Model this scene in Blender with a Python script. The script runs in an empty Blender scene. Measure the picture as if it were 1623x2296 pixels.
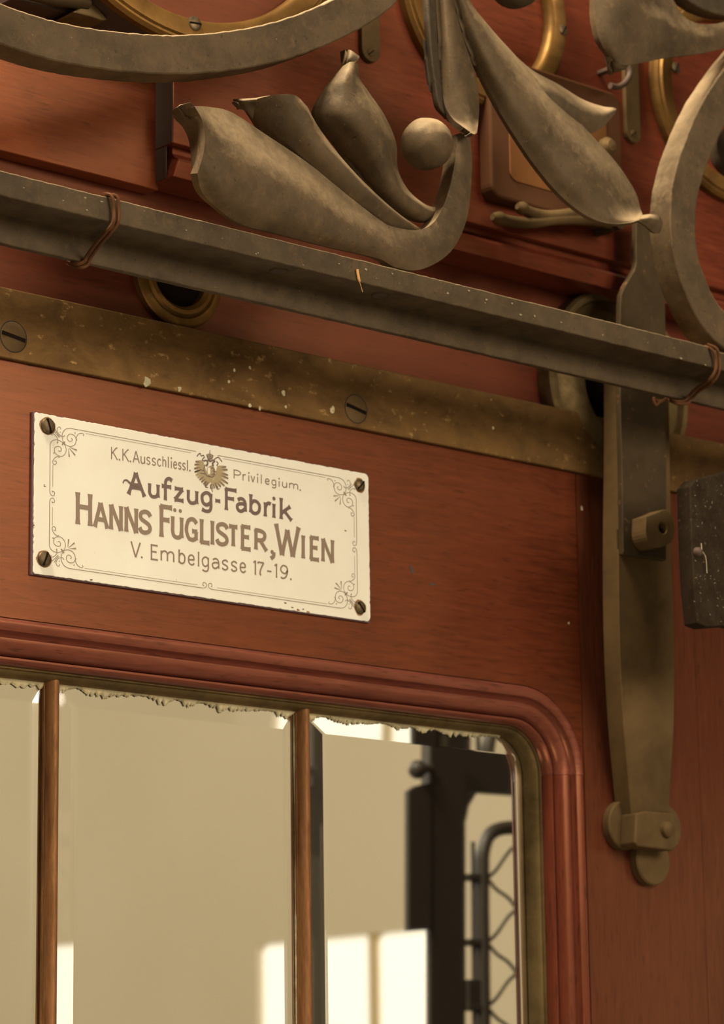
import bpy, bmesh, math, random
from mathutils import Vector
random.seed(7)
SC = bpy.context.scene
COL = SC.collection

# ------------------------------------------------------------------ camera
FPX, W, H = 6721.16, 1623, 2296
YAW, PITCH, ROLL = 0.7282374746524858, 0.2139569673497872, -0.013582011329635373
CAMPOS = Vector((-0.9854834597589838, -1.3898834981057924, -0.334377426188179))
FWD = Vector((math.sin(YAW) * math.cos(PITCH), math.cos(YAW) * math.cos(PITCH), math.sin(PITCH)))
R0 = FWD.cross(Vector((0, 0, 1))).normalized()
U0 = R0.cross(FWD)
RT = R0 * math.cos(ROLL) + U0 * math.sin(ROLL)
UP = -R0 * math.sin(ROLL) + U0 * math.cos(ROLL)
cam = bpy.data.cameras.new('camera')
cam.sensor_fit = 'VERTICAL'
cam.sensor_height = 24.0
cam.lens = FPX / H * 24.0
cam.clip_start = 0.01
cam.dof.use_dof = True
cam.dof.focus_distance = 1.72
cam.dof.aperture_fstop = 9.0
camo = bpy.data.objects.new('camera', cam)
COL.objects.link(camo)
from mathutils import Matrix
camo.matrix_world = Matrix(((RT.x, UP.x, -FWD.x, CAMPOS.x), (RT.y, UP.y, -FWD.y, CAMPOS.y),
                            (RT.z, UP.z, -FWD.z, CAMPOS.z), (0, 0, 0, 1)))
SC.camera = camo

# ------------------------------------------------------------------ world, lights, exposure
SC.view_settings.view_transform = 'Standard'
SC.view_settings.look = 'None'
SC.view_settings.gamma = 1
SC.view_settings.use_curve_mapping = False
SC.view_settings.exposure = 0.0
wd = bpy.data.worlds.new('stairwell daylight')
SC.world = wd
wd.use_nodes = True
wd.node_tree.nodes['Background'].inputs[0].default_value = (1.0, 0.80, 0.52, 1)
wd.node_tree.nodes['Background'].inputs[1].default_value = 0.22


def area(name, loc, target, size, energy, color, size_y=None):
    l = bpy.data.lights.new(name, 'AREA')
    l.energy = energy
    l.color = color
    l.shape = 'RECTANGLE'
    l.size = size
    l.size_y = size_y or size
    o = bpy.data.objects.new(name, l)
    o.location = loc
    o.rotation_euler = (Vector(target) - Vector(loc)).to_track_quat('-Z', 'Y').to_euler()
    COL.objects.link(o)
    return o


area('skylight', (-0.75, -0.16, 1.9), (0.3, -0.1, 0.2), 0.6, 150, (1.0, 0.88, 0.68))
area('stair_window_light', (0.56, -2.24, 0.70), (0.1, 0, 0.0), 1.4, 38, (1.0, 0.89, 0.74), 0.8)
area('wall_fill', (0.2, -5.6, 2.0), (2.6, -3.6, 0.0), 1.0, 62, (1.0, 0.90, 0.72))  # added fill that brightens the mirrored plaster, no actual lamp
area('low_fill', (-0.55, -0.85, -0.75), (0.05, 0, -0.05), 0.5, 4.2, (1.0, 0.84, 0.62))  # added fill that brightens the lower left wood, no known source


# ------------------------------------------------------------------ helpers
def P(px, py, Y=0.0):
    """Point of the plane at depth Y that the photograph shows at (px, py)."""
    D = FWD + RT * ((px - W / 2) / FPX) - UP * ((py - H / 2) / FPX)
    t = (Y - CAMPOS.y) / D.y
    return CAMPOS + D * t


GLASS_F, GLASS_B = 0.026, 0.0285


def PM(px, py, d):
    """Same, for a thing seen mirrored in the panes: its true place in front of them."""
    p = P(px, py, GLASS_B + d)
    return Vector((p.x, GLASS_B - d, p.z))


def PXW(px, py, X):
    """mirrored point on the side wall X = const"""
    D = FWD + RT * ((px - W / 2) / FPX) - UP * ((py - H / 2) / FPX)
    t = (X - CAMPOS.x) / D.x
    p = CAMPOS + D * t
    return Vector((X, 2 * GLASS_B - p.y, p.z))


def cr(pts, n):
    """Catmull-Rom resample of tuples / Vectors to n points"""
    pts = [Vector(p) for p in pts]
    if len(pts) == 2:
        return [pts[0].lerp(pts[1], i / (n - 1)) for i in range(n)]
    out = []
    m = len(pts) - 1
    for i in range(n):
        t = i / (n - 1) * m
        k = min(int(t), m - 1)
        f = t - k
        p1, p2 = pts[k], pts[k + 1]
        p0 = pts[k - 1] if k > 0 else p1 * 2 - p2
        p3 = pts[k + 2] if k + 2 <= m else p2 * 2 - p1
        out.append(0.5 * ((2 * p1) + (p2 - p0) * f + (2 * p0 - 5 * p1 + 4 * p2 - p3) * f * f + (3 * p1 - p0 - 3 * p2 + p3) * f ** 3))
    return out


def link(name, me, mat=None, parent=None, smooth=False, bevel=0, seg=2, kind=None):
    if mat is not None:
        for m in (mat if isinstance(mat, (list, tuple)) else [mat]):
            me.materials.append(m)
    o = bpy.data.objects.new(name, me)
    COL.objects.link(o)
    if parent is not None:
        o.parent = parent
        o.matrix_parent_inverse = Matrix.Translation(parent.location).inverted()
    if smooth:
        for p in me.polygons:
            p.use_smooth = True
        if smooth == 'auto':
            try:
                me.set_sharp_from_angle(angle=math.radians(40))
            except Exception:
                pass
    if bevel:
        b = o.modifiers.new('bevel', 'BEVEL')
        b.width = bevel
        b.segments = seg
        b.limit_method = 'ANGLE'
        b.angle_limit = math.radians(35)
        b.harden_normals = False
    if kind:
        o['kind'] = kind
    return o


def mesh(name, v, f):
    me = bpy.data.meshes.new(name)
    me.from_pydata([tuple(x) for x in v], [], f)
    bm = bmesh.new()
    bm.from_mesh(me)
    bmesh.ops.recalc_face_normals(bm, faces=bm.faces)
    bm.to_mesh(me)
    bm.free()
    return me


def thing(name, loc, label=None, cat=None, group=None, kind=None):
    o = bpy.data.objects.new(name, None)
    o.empty_display_size = 0.01
    o.location = loc
    COL.objects.link(o)
    tag(o, label, cat, group, kind)
    return o


def tag(o, label=None, cat=None, group=None, kind=None):
    if label:
        o['label'] = label
    if cat:
        o['category'] = cat
    if group:
        o['group'] = group
    if kind:
        o['kind'] = kind
    return o


def box(name, x0, x1, y0, y1, z0, z1, mat, parent=None, bevel=0.0008, kind=None):
    v = [(x, y, z) for x in (x0, x1) for y in (y0, y1) for z in (z0, z1)]
    f = [(0, 1, 3, 2), (4, 6, 7, 5), (0, 4, 5, 1), (2, 3, 7, 6), (0, 2, 6, 4), (1, 5, 7, 3)]
    return link(name, mesh(name, v, f), mat, parent, bevel=bevel, kind=kind)


def prism(name, pts, depth, mat, parent=None, bevel=0.0005, smooth=False, dirv=(0, 1, 0), kind=None, seg=2):
    """polygon (3-D points of the front face) extruded backwards"""
    n = len(pts)
    d = Vector(dirv) * depth
    v = [Vector(p) for p in pts] + [Vector(p) + d for p in pts]
    f = [tuple(range(n)), tuple(range(2 * n - 1, n - 1, -1))]
    f += [(i, (i + 1) % n, n + (i + 1) % n, n + i) for i in range(n)]
    return link(name, mesh(name, v, f), mat, parent, bevel=bevel, smooth=smooth, kind=kind, seg=seg)


def lathe(name, c, prof, mat, parent=None, seg=48, closed=False, smooth='auto', kind=None):
    """profile of (radius, y) turned about the Y axis through c"""
    v, f = [], []
    n = len(prof)
    for s in range(seg):
        a = 2 * math.pi * s / seg
        for r, y in prof:
            v.append((c[0] + r * math.cos(a), y, c[2] + r * math.sin(a)))
    m = n if closed else n - 1
    for s in range(seg):
        t = (s + 1) % seg
        for k in range(m):
            k2 = (k + 1) % n
            f.append((s * n + k, s * n + k2, t * n + k2, t * n + k))
    me = mesh(name, v, f)
    bm = bmesh.new()
    bm.from_mesh(me)
    bmesh.ops.remove_doubles(bm, verts=bm.verts, dist=1e-6)
    bmesh.ops.recalc_face_normals(bm, faces=bm.faces)
    bm.to_mesh(me)
    bm.free()
    return link(name, me, mat, parent, smooth=smooth, kind=kind)


def sphere(name, c, r, mat, parent=None, seg=48):
    me = bpy.data.meshes.new(name)
    bm = bmesh.new()
    bmesh.ops.create_uvsphere(bm, u_segments=seg, v_segments=seg // 2, radius=r)
    for v in bm.verts:
        k = 1 + 0.012 * math.sin(7 * v.co.x / r + 2) * math.sin(5 * v.co.z / r) + 0.008 * math.sin(13 * v.co.y / r + v.co.z * 9 / r)
        v.co = v.co * k + Vector(c)
    bm.to_mesh(me)
    bm.free()
    return link(name, me, mat, parent, smooth=True)


def tube(name, pts, r, mat, parent=None, seg=10, rf=None, kind=None):
    v, f = [], []
    n = len(pts)
    pts = [Vector(p) for p in pts]
    up = Vector((0.13, 0.9, 0.31)).normalized()
    for i, p in enumerate(pts):
        t = (pts[min(i + 1, n - 1)] - pts[max(i - 1, 0)]).normalized()
        a = t.cross(up)
        if a.length < 1e-4:
            a = t.cross(Vector((1, 0, 0)))
        a.normalize()
        b = t.cross(a)
        up = -b if (-b).dot(up) > 0 else b
        a = up.cross(t).normalized()
        rr = r * (rf(i / (n - 1)) if rf else 1)
        for s in range(seg):
            an = 2 * math.pi * s / seg
            v.append(p + (a * math.cos(an) + up * math.sin(an)) * rr)
    for i in range(n - 1):
        for s in range(seg):
            s2 = (s + 1) % seg
            f.append((i * seg + s, i * seg + s2, (i + 1) * seg + s2, (i + 1) * seg + s))
    f.append(tuple(range(seg)))
    f.append(tuple((n - 1) * seg + s for s in range(seg)))
    return link(name, mesh(name, v, f), mat, parent, smooth='auto', kind=kind)


def loft_data(rows, nu, nv, th, proj=P, thf=None):
    """rows: lists of (px, py, Y); surface through them, th thick towards the wall"""
    R = [cr(r, nu) for r in rows]
    cols = [cr([R[k][i] for k in range(len(R))], nv) for i in range(nu)]
    v = []
    for j in range(nv):
        for i in range(nu):
            q = cols[i][j]
            v.append(proj(q.x, q.y, q.z))
    m = nu * nv
    g = lambda j, i: v[j * nu + i]
    back = []
    for j in range(nv):
        for i in range(nu):
            du = g(j, min(i + 1, nu - 1)) - g(j, max(i - 1, 0))
            dv = g(min(j + 1, nv - 1), i) - g(max(j - 1, 0), i)
            nn = du.cross(dv)
            if nn.length > 1e-12:
                nn.normalize()
            else:
                nn = Vector((0, 1, 0))
            if nn.y < 0:
                nn = -nn
            nn = (nn * 0.35 + Vector((0, 0.65, 0))).normalized()
            t = th(j / (nv - 1)) if callable(th) else th
            back.append(g(j, i) + nn * t)
    v = v + back
    f = []
    for j in range(nv - 1):
        for i in range(nu - 1):
            a = j * nu + i
            q = (a, a + 1, a + nu + 1, a + nu)
            f.append(q)
            f.append(tuple(x + m for x in reversed(q)))
    ring = [i for i in range(nu)] + [j * nu + nu - 1 for j in range(1, nv)] + \
           [(nv - 1) * nu + i for i in range(nu - 2, -1, -1)] + [j * nu for j in range(nv - 2, 0, -1)]
    for k in range(len(ring)):
        a, b = ring[k], ring[(k + 1) % len(ring)]
        f.append((a, b, b + m, a + m))
    return v, f


def loft(name, rowsets, mat, parent=None, nu=25, nv=49, th=0.004, bevel=0.0007):
    V, F = [], []
    for item in rowsets:
        rows, t = item if isinstance(item, tuple) else (item, th)
        v, f = loft_data(rows, nu, nv, t)
        b = len(V)
        V += v
        F += [tuple(x + b for x in q) for q in f]
    me = mesh(name, V, F)
    for p in me.polygons:
        p.use_smooth = True
    try:
        me.set_sharp_from_angle(angle=math.radians(50))
    except Exception:
        pass
    o = link(name, me, mat, parent)
    if bevel:
        b = o.modifiers.new('bevel', 'BEVEL')
        b.width = bevel
        b.segments = 2
        b.limit_method = 'ANGLE'
        b.angle_limit = math.radians(50)
    return o


def ribbon(name, pts2, Y, w, depth, mat, parent=None, n=90, wf=None, jit=0.00025):
    """flat bar bent in the X-Z plane: pts2 photo points of the centre line of its front face"""
    c = [P(a, b, Y) for a, b in pts2]
    c = cr(c, n)
    v, f = [], []
    for i, p in enumerate(c):
        t = (c[min(i + 1, n - 1)] - c[max(i - 1, 0)]).normalized()
        nn = Vector((-t.z, 0, t.x))
        ww = w / 2 * (wf(i / (n - 1)) if wf else 1)
        j1, j2 = random.uniform(-jit, jit), random.uniform(-jit, jit)
        k1, k2 = random.uniform(-jit, jit), random.uniform(-jit, jit)
        v += [p + nn * (ww + j1), p - nn * (ww + j2), p - nn * (ww + k2) + Vector((0, depth, 0)), p + nn * (ww + k1) + Vector((0, depth, 0))]
    for i in range(n - 1):
        for k in range(4):
            k2 = (k + 1) % 4
            f.append((i * 4 + k, i * 4 + k2, i * 4 + 4 + k2, i * 4 + 4 + k))
    f += [(0, 1, 2, 3), tuple((n - 1) * 4 + k for k in range(4))]
    me = mesh(name, v, f)
    return link(name, me, mat, parent, smooth='auto', bevel=0.0009)


def circ3(a, b, c, Y):
    p, q, r = P(*a, Y), P(*b, Y), P(*c, Y)
    ax, ay, bx, by, cx, cy = p.x, p.z, q.x, q.z, r.x, r.z
    d = 2 * (ax * (by - cy) + bx * (cy - ay) + cx * (ay - by))
    ux = ((ax * ax + ay * ay) * (by - cy) + (bx * bx + by * by) * (cy - ay) + (cx * cx + cy * cy) * (ay - by)) / d
    uy = ((ax * ax + ay * ay) * (cx - bx) + (bx * bx + by * by) * (ax - cx) + (cx * cx + cy * cy) * (bx - ax)) / d
    return Vector((ux, Y, uy)), math.hypot(ax - ux, ay - uy)


# ------------------------------------------------------------------ materials
def nodes(name):
    m = bpy.data.materials.new(name)
    m.use_nodes = True
    nt = m.node_tree
    return m, nt, nt.nodes['Principled BSDF']


def N(nt, t, **k):
    n = nt.nodes.new(t)
    for a, b in k.items():
        if a.startswith('i_'):
            n.inputs[int(a[2:]) if a[2:].isdigit() else a[2:]].default_value = b
        else:
            setattr(n, a, b)
    return n


def ramp(nt, fac, stops):
    r = nt.nodes.new('ShaderNodeValToRGB')
    el = r.color_ramp.elements
    while len(el) < len(stops):
        el.new(0.5)
    for e, (p, c) in zip(el, stops):
        e.position = p
        e.color = c if len(c) == 4 else (*c, 1)
    nt.links.new(fac, r.inputs[0])
    return r.outputs[0]


def coords(nt, scale):
    tc = N(nt, 'ShaderNodeTexCoord')
    mp = N(nt, 'ShaderNodeMapping')
    mp.inputs['Scale'].default_value = scale
    nt.links.new(tc.outputs['Object'], mp.inputs[0])
    return mp.outputs[0]


def noise(nt, vec, scale, detail=4, rough=0.55, dist=0.0):
    n = N(nt, 'ShaderNodeTexNoise')
    n.inputs['Scale'].default_value = scale
    n.inputs['Detail'].default_value = detail
    n.inputs['Roughness'].default_value = rough
    n.inputs['Distortion'].default_value = dist
    nt.links.new(vec, n.inputs['Vector'])
    return n.outputs[0]


def mix(nt, fac, a, b, mode='MIX'):
    m = N(nt, 'ShaderNodeMix', data_type='RGBA', blend_type=mode)
    if isinstance(fac, (int, float)):
        m.inputs[0].default_value = fac
    else:
        nt.links.new(fac, m.inputs[0])
    for s, x in ((6, a), (7, b)):
        if isinstance(x, tuple):
            m.inputs[s].default_value = x if len(x) == 4 else (*x, 1)
        else:
            nt.links.new(x, m.inputs[s])
    return m.outputs[2]


def bump(nt, b, h, strength, dist):
    n = N(nt, 'ShaderNodeBump')
    n.inputs['Strength'].default_value = strength
    n.inputs['Distance'].default_value = dist
    nt.links.new(h, n.inputs['Height'])
    nt.links.new(n.outputs[0], b.inputs['Normal'])


def wood(name, dark, light, vertical=False, rough=0.29, pores=True, coat=0.25):
    m, nt, b = nodes(name)
    s = (34, 34, 3.2) if vertical else (3.2, 34, 34)
    v = coords(nt, s)
    v1 = coords(nt, (1, 1, 1))
    g = noise(nt, v, 9, 6, 0.65, 0.6)
    big = noise(nt, v1, 9, 3, 0.5, 0.4)
    c = ramp(nt, g, [(0.28, dark), (0.72, light)])
    c = mix(nt, ramp(nt, big, [(0.35, (0, 0, 0)), (0.7, (1, 1, 1))]), c, mix(nt, 0.5, c, light), 'MIX')
    if pores:
        p = noise(nt, coords(nt, (90, 90, 12) if vertical else (12, 90, 90)), 6, 2, 0.5)
        pm = ramp(nt, p, [(0.60, (0, 0, 0)), (0.72, (1, 1, 1))])
        c = mix(nt, mix(nt, 0.6, (0, 0, 0), pm), c, (dark[0] * .35, dark[1] * .6, dark[2] * .8))
        grime = ramp(nt, noise(nt, v1, 26, 5, 0.7), [(0.6, (0, 0, 0)), (0.78, (1, 1, 1))])
        c = mix(nt, mix(nt, 0.3, (0, 0, 0), grime), c, (0.07, 0.035, 0.02))
    nt.links.new(c, b.inputs['Base Color'])
    b.inputs['Roughness'].default_value = rough
    b.inputs['Coat Weight'].default_value = coat * .12
    b.inputs['Coat Roughness'].default_value = 0.3
    b.inputs['Specular Tint'].default_value = (1.0, 0.40, 0.17, 1)
    b.inputs['Specular IOR Level'].default_value = 0.95
    bump(nt, b, g, 0.12, 0.0006)
    return m


def iron(name, base, dust, dustamt=0.55, speck=True, bstr=0.5, rough=0.62, metal=0.0, sc=1.0):
    m, nt, b = nodes(name)
    v = coords(nt, (1, 1, 1))
    n1 = noise(nt, v, 38 * sc, 6, 0.6)
    n2 = noise(nt, v, 420, 4, 0.6)
    n3 = noise(nt, v, 130, 5, 0.7, 0.5)
    dk = tuple(x * 0.62 for x in base)
    lt = tuple(x * 1.35 for x in base)
    c = ramp(nt, n1, [(0.3, dk), (0.5, base), (0.7, lt)])
    c = mix(nt, mix(nt, 0.5, (0, 0, 0), ramp(nt, n3, [(0.5, (0, 0, 0)), (0.68, (1, 1, 1))])), c, (base[0] * 1.7, base[1] * 1.55, base[2] * 1.3))
    if speck:
        c = mix(nt, ramp(nt, n2, [(0.70, (0, 0, 0)), (0.78, (0.5, 0.5, 0.5))]), c, dust)
        c = mix(nt, ramp(nt, noise(nt, v, 300, 3, .5), [(0.27, (.6, .6, .6)), (0.34, (0, 0, 0))]), c, (0.02, 0.015, 0.01))
    # dust that has settled on faces that look up
    geo = N(nt, 'ShaderNodeNewGeometry')
    sep = N(nt, 'ShaderNodeSeparateXYZ')
    nt.links.new(geo.outputs['Normal'], sep.inputs[0])
    ad = N(nt, 'ShaderNodeMath', operation='ADD')
    nt.links.new(sep.outputs[2], ad.inputs[0])
    mm = N(nt, 'ShaderNodeMath', operation='MULTIPLY_ADD')
    nt.links.new(n3, mm.inputs[0])
    mm.inputs[1].default_value = 0.5
    mm.inputs[2].default_value = -0.25
    nt.links.new(mm.outputs[0], ad.inputs[1])
    d = ramp(nt, ad.outputs[0], [(0.12, (0, 0, 0)), (0.8, (dustamt,) * 3)])
    c = mix(nt, d, c, dust)
    nt.links.new(c, b.inputs['Base Color'])
    b.inputs['Roughness'].default_value = rough
    b.inputs['Specular IOR Level'].default_value = 0.22
    b.inputs['Specular Tint'].default_value = (1.0, 0.82, 0.6, 1)
    b.inputs['Metallic'].default_value = metal
    hh = mix(nt, 0.35, n3, n2)
    bump(nt, b, hh, bstr, 0.0007)
    return m


def metal(name, c1, c2, c3=None, rough=0.42, met=0.75, sc=30, stretch=(1, 1, 1), b_=0.15):
    m, nt, b = nodes(name)
    v = coords(nt, stretch)
    n1 = noise(nt, v, sc, 7, 0.68, 0.4)
    c = ramp(nt, n1, [(0.33, c1), (0.66, c2)])
    if c3:
        n2 = noise(nt, v, sc * 5, 3, 0.6)
        c = mix(nt, ramp(nt, n2, [(0.62, (0, 0, 0)), (0.74, (0.75, 0.75, 0.75))]), c, c3)
    nt.links.new(c, b.inputs['Base Color'])
    b.inputs['Metallic'].default_value = met
    rr = ramp(nt, n1, [(0.3, (rough + .15,) * 3), (0.7, (rough - .07,) * 3)])
    nt.links.new(rr, b.inputs['Roughness'])
    b.inputs['Specular IOR Level'].default_value = 0.3
    b.inputs['Specular Tint'].default_value = (1.0, 0.62, 0.30, 1)
    bump(nt, b, n1, b_, 0.0005)
    return m


def plain(name, c, rough=0.6, met=0.0, coat=0):
    m, nt, b = nodes(name)
    b.inputs['Base Color'].default_value = (*c, 1)
    b.inputs['Roughness'].default_value = rough
    b.inputs['Metallic'].default_value = met
    b.inputs['Coat Weight'].default_value = coat
    return m


def emis(name, c, s):
    m, nt, b = nodes(name)
    b.inputs['Base Color'].default_value = (0.8, 0.8, 0.8, 1)
    b.inputs['Emission Color'].default_value = (*c, 1)
    b.inputs['Emission Strength'].default_value = s
    return m


WD, WL = (0.030, 0.0056, 0.0028), (0.112, 0.024, 0.009)
M_wood_h = wood('mahogany along the rail', WD, WL)
M_wood_v = wood('mahogany upright', (0.036, 0.009, 0.005), (0.09, 0.024, 0.0105), True)
M_wood_deep = wood('mahogany recessed board', (0.042, 0.007, 0.0045), (0.08, 0.014, 0.0078), rough=0.42)
M_wood_frieze = wood('mahogany frieze', (0.075, 0.014, 0.006), (0.17, 0.040, 0.013))
M_frieze2 = wood('mahogany projecting frieze', (0.06, 0.011, 0.006), (0.155, 0.033, 0.015))
M_mould = wood('mahogany moulding', (0.07, 0.017, 0.011), (0.165, 0.046, 0.029), rough=0.28, coat=0.4)
M_mould_v = wood('mahogany moulding upright', (0.045, 0.010, 0.006), (0.125, 0.027, 0.014), True, rough=0.25, coat=0.5)
M_groove = plain('dark gap', (0.012, 0.007, 0.005), 0.9)
M_iron = iron('dusty wrought iron', (0.066, 0.043, 0.022), (0.46, 0.33, 0.185), 0.6)
M_irond = iron('dark pitted iron', (0.042, 0.030, 0.018), (0.26, 0.19, 0.11), 0.4, bstr=0.9)
M_ironrail = iron('rail iron', (0.054, 0.036, 0.019), (0.46, 0.33, 0.18), 0.9, bstr=0.8)
M_strip = metal('tarnished brass strip', (0.068, 0.036, 0.013), (0.15, 0.080, 0.026), (0.36, 0.22, 0.08), 0.5, 0.35, 26, (1, 1, 1.6), 0.3)
M_brass = metal('worn brass', (0.085, 0.042, 0.012), (0.21, 0.11, 0.030), None, 0.42, 0.6, 30)
M_brassd = metal('dull brass frame', (0.07, 0.047, 0.02), (0.17, 0.115, 0.048), None, 0.45, 0.5, 40, (1, 1, 1))
M_muntin = metal('copper glazing bar', (0.13, 0.056, 0.022), (0.26, 0.12, 0.048), None, 0.52, 0.4, 40, (8, 8, 1))
M_copper = metal('coppery lock plate', (0.055, 0.021, 0.010), (0.078, 0.029, 0.012), None, 0.6, 0.1, 12)
M_sheen = metal('orange sheen on copper', (0.08, 0.032, 0.010), (0.15, 0.058, 0.016), None, 0.6, 0.1, 12)  # orange reflections on the lock case, put into the colour
M_latch = metal('brown lacquered steel', (0.06, 0.037, 0.016), (0.11, 0.068, 0.028), None, 0.58, 0.1, 20)
M_latchd = metal('dark steel bar', (0.02, 0.014, 0.008), (0.038, 0.026, 0.013), (0.15, 0.07, 0.03), 0.6, 0.05, 30)
M_screw = metal('old screw head', (0.05, 0.035, 0.02), (0.14, 0.10, 0.055), None, 0.45, 0.6, 150)
M_drum = plain('dark stained drum and end shade', (0.035, 0.016, 0.008), 0.6)
M_wire = plain('rusty wire', (0.070, 0.029, 0.012), 0.6, 0.0)
M_wire.node_tree.nodes['Principled BSDF'].inputs['Specular Tint'].default_value = (1.0, 0.5, 0.25, 1)
M_wire.node_tree.nodes['Principled BSDF'].inputs['Specular IOR Level'].default_value = 0.25
M_hook = plain('rusty hook', (0.06, 0.03, 0.014), 0.7)
M_slate = metal('black slate', (0.006, 0.0045, 0.0033), (0.016, 0.012, 0.008), (0.05, 0.038, 0.024), 0.7, 0.0, 60, (1, 1, 1), 0.6)
M_rust = plain('rust stain', (0.24, 0.12, 0.045), 0.8)
M_ink = plain('faded brown ink', (0.185, 0.120, 0.068), 0.5)
M_inkd = plain('dark brown ink', (0.105, 0.058, 0.036), 0.5)
M_inkl = plain('thin brown ink', (0.20, 0.145, 0.085), 0.5)
M_gold = plain('olive gold ink', (0.29, 0.215, 0.095), 0.45)
M_putty = iron('crumbling putty', (0.42, 0.36, 0.22), (0.5, 0.45, 0.3), 0.1, bstr=0.8, rough=0.8)
M_fleck = plain('dry flecks', (0.26, 0.20, 0.11), 0.9)
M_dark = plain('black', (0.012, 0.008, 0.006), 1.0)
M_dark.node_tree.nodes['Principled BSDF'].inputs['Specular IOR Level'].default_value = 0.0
M_splinter = plain('dry straw', (0.50, 0.26, 0.075), 0.6)

# enamel: cream with faint stains
M_enamel, nt, b = nodes('cream enamel')
v = coords(nt, (1, 1, 1))
c = ramp(nt, noise(nt, v, 22, 5, .6), [(0.3, (0.64, 0.59, 0.475)), (0.7, (0.69, 0.645, 0.53))])
c = mix(nt, ramp(nt, noise(nt, v, 330, 2, .5), [(0.73, (0, 0, 0)), (0.78, (.5, .5, .5))]), c, (0.45, 0.3, 0.18))
nt.links.new(c, b.inputs['Base Color'])
b.inputs['Roughness'].default_value = 0.35
b.inputs['Specular IOR Level'].default_value = 0.12
M_enamel_edge = plain('blue-violet enamel edge', (0.10, 0.045, 0.05), 0.5)

M_glass, nt, b = nodes('clear bevelled glass')
b.inputs['Base Color'].default_value = (0.97, 0.98, 0.95, 1)
b.inputs['Transmission Weight'].default_value = 1.0
b.inputs['Roughness'].default_value = 0.0
b.inputs['IOR'].default_value = 1.56
M_silver, nt, b = nodes('silvering')
b.inputs['Base Color'].default_value = (0.88, 0.86, 0.80, 1)
b.inputs['Metallic'].default_value = 1.0
b.inputs['Roughness'].default_value = 0.012

# ------------------------------------------------------------------ setting: the lift front
ZSTRIP1, ZSTRIP0 = 0.166, 0.1235
XS = 0.449            # joint between top rail and stile
XD = 0.5635           # right edge of the door
ZW = -0.0276          # outer edge of the window moulding
RC = 0.056            # its corner radius

door = thing('door_1', (0.2, 0, -0.2), kind='structure')
# top rail with the rounded notch for the moulding
pts = [(-0.35, ZSTRIP0 + 0.02), (XS - 0.0002, ZSTRIP0 + 0.02)]
pts += [(XS - 0.0002, ZW - RC)]
for i in range(0, 13):
    a = math.pi / 2 * i / 12
    pts.append((XS - RC + RC * math.cos(a) - 0.0001, ZW - RC + RC * math.sin(a)))
pts += [(-0.35, ZW)]
seen = []
for q in pts:
    if not seen or (abs(seen[-1][0] - q[0]) + abs(seen[-1][1] - q[1])) > 1e-5:
        seen.append(q)
prism('top_rail', [(x, 0.0, z) for x, z in seen], 0.02, M_wood_h, door, bevel=0)
box('joint_gap', XS - 0.0002, XS + 0.0005, 0.001, 0.018, ZW - RC, ZSTRIP0 + 0.015, M_groove, door, 0)
box('stile', XS + 0.0005, XD, 0.0, 0.02, -0.5, ZSTRIP0 + 0.02, M_wood_v, door, 0)
box('gap_filler', -0.35, XD + 0.003, 0.0125, 0.03, ZSTRIP0, ZSTRIP1, M_groove, door, 0)

# trim to the right of the door and the boards above
box('trim_1', XD + 0.0010, 1.25, 0.0006, 0.02, -0.5, ZSTRIP1 - 0.002, M_wood_v, None, 0, kind='structure')
box('wall_front', -0.45, 1.25, 0.012, 0.03, ZSTRIP0 + 0.0205, 0.80, M_wood_deep, None, 0, kind='structure')
p1x = P(345, 418, 0.0)
Y2 = -0.017
xe = P(388, 320, Y2).x
z2 = P(388, 320, Y2).z
zb = P(388, 395, Y2).z
box('trim_2', -0.45, xe + 0.002, 0.0, 0.0118, 0.2500, 0.80, M_wood_frieze, None, 0.0006, kind='structure')
t3 = thing('trim_3', (0.4, Y2, zb), kind='structure')
box('frieze_board', xe, 1.25, Y2, 0.0118, z2, 0.80, M_frieze2, t3, 0.0006)
box('end_shade', xe - 0.0004, xe, Y2 + 0.0004, 0.0, z2 + 0.0003, 0.80, M_drum, t3, 0)  # shade on the left-facing end, put in as thin dark sheets
box('end_shade', xe - 0.0004, xe, Y2 + 0.0065, 0.0, zb + 0.0005, z2 - 0.0005, M_drum, t3, 0)
# moulded foot of the projecting frieze, cove on top, mitred end
prof = [(Y2 + 0.0062, z2 + 0.0002), (Y2 + 0.0062, z2 - 0.0045), (Y2 + 0.0035, z2 - 0.0075), (Y2 + 0.0008, z2 - 0.0085), (Y2, z2 - 0.0105), (Y2, zb), (0.0118, zb), (0.0118, z2 + .0002)]
v = []
for (y, z) in prof:
    v.append((xe + (0.0045 if z > zb + .004 else 0.0) + (y - Y2) * 0.0, y, z))
for (y, z) in prof:
    v.append((1.25, y, z))
n = len(prof)
f = [tuple(range(n)), tuple(range(2 * n - 1, n - 1, -1))] + [(i, (i + 1) % n, n + (i + 1) % n, n + i) for i in range(n)]
link('foot_moulding', mesh('foot_moulding', v, f), M_frieze2, t3, bevel=0.0004)


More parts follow.
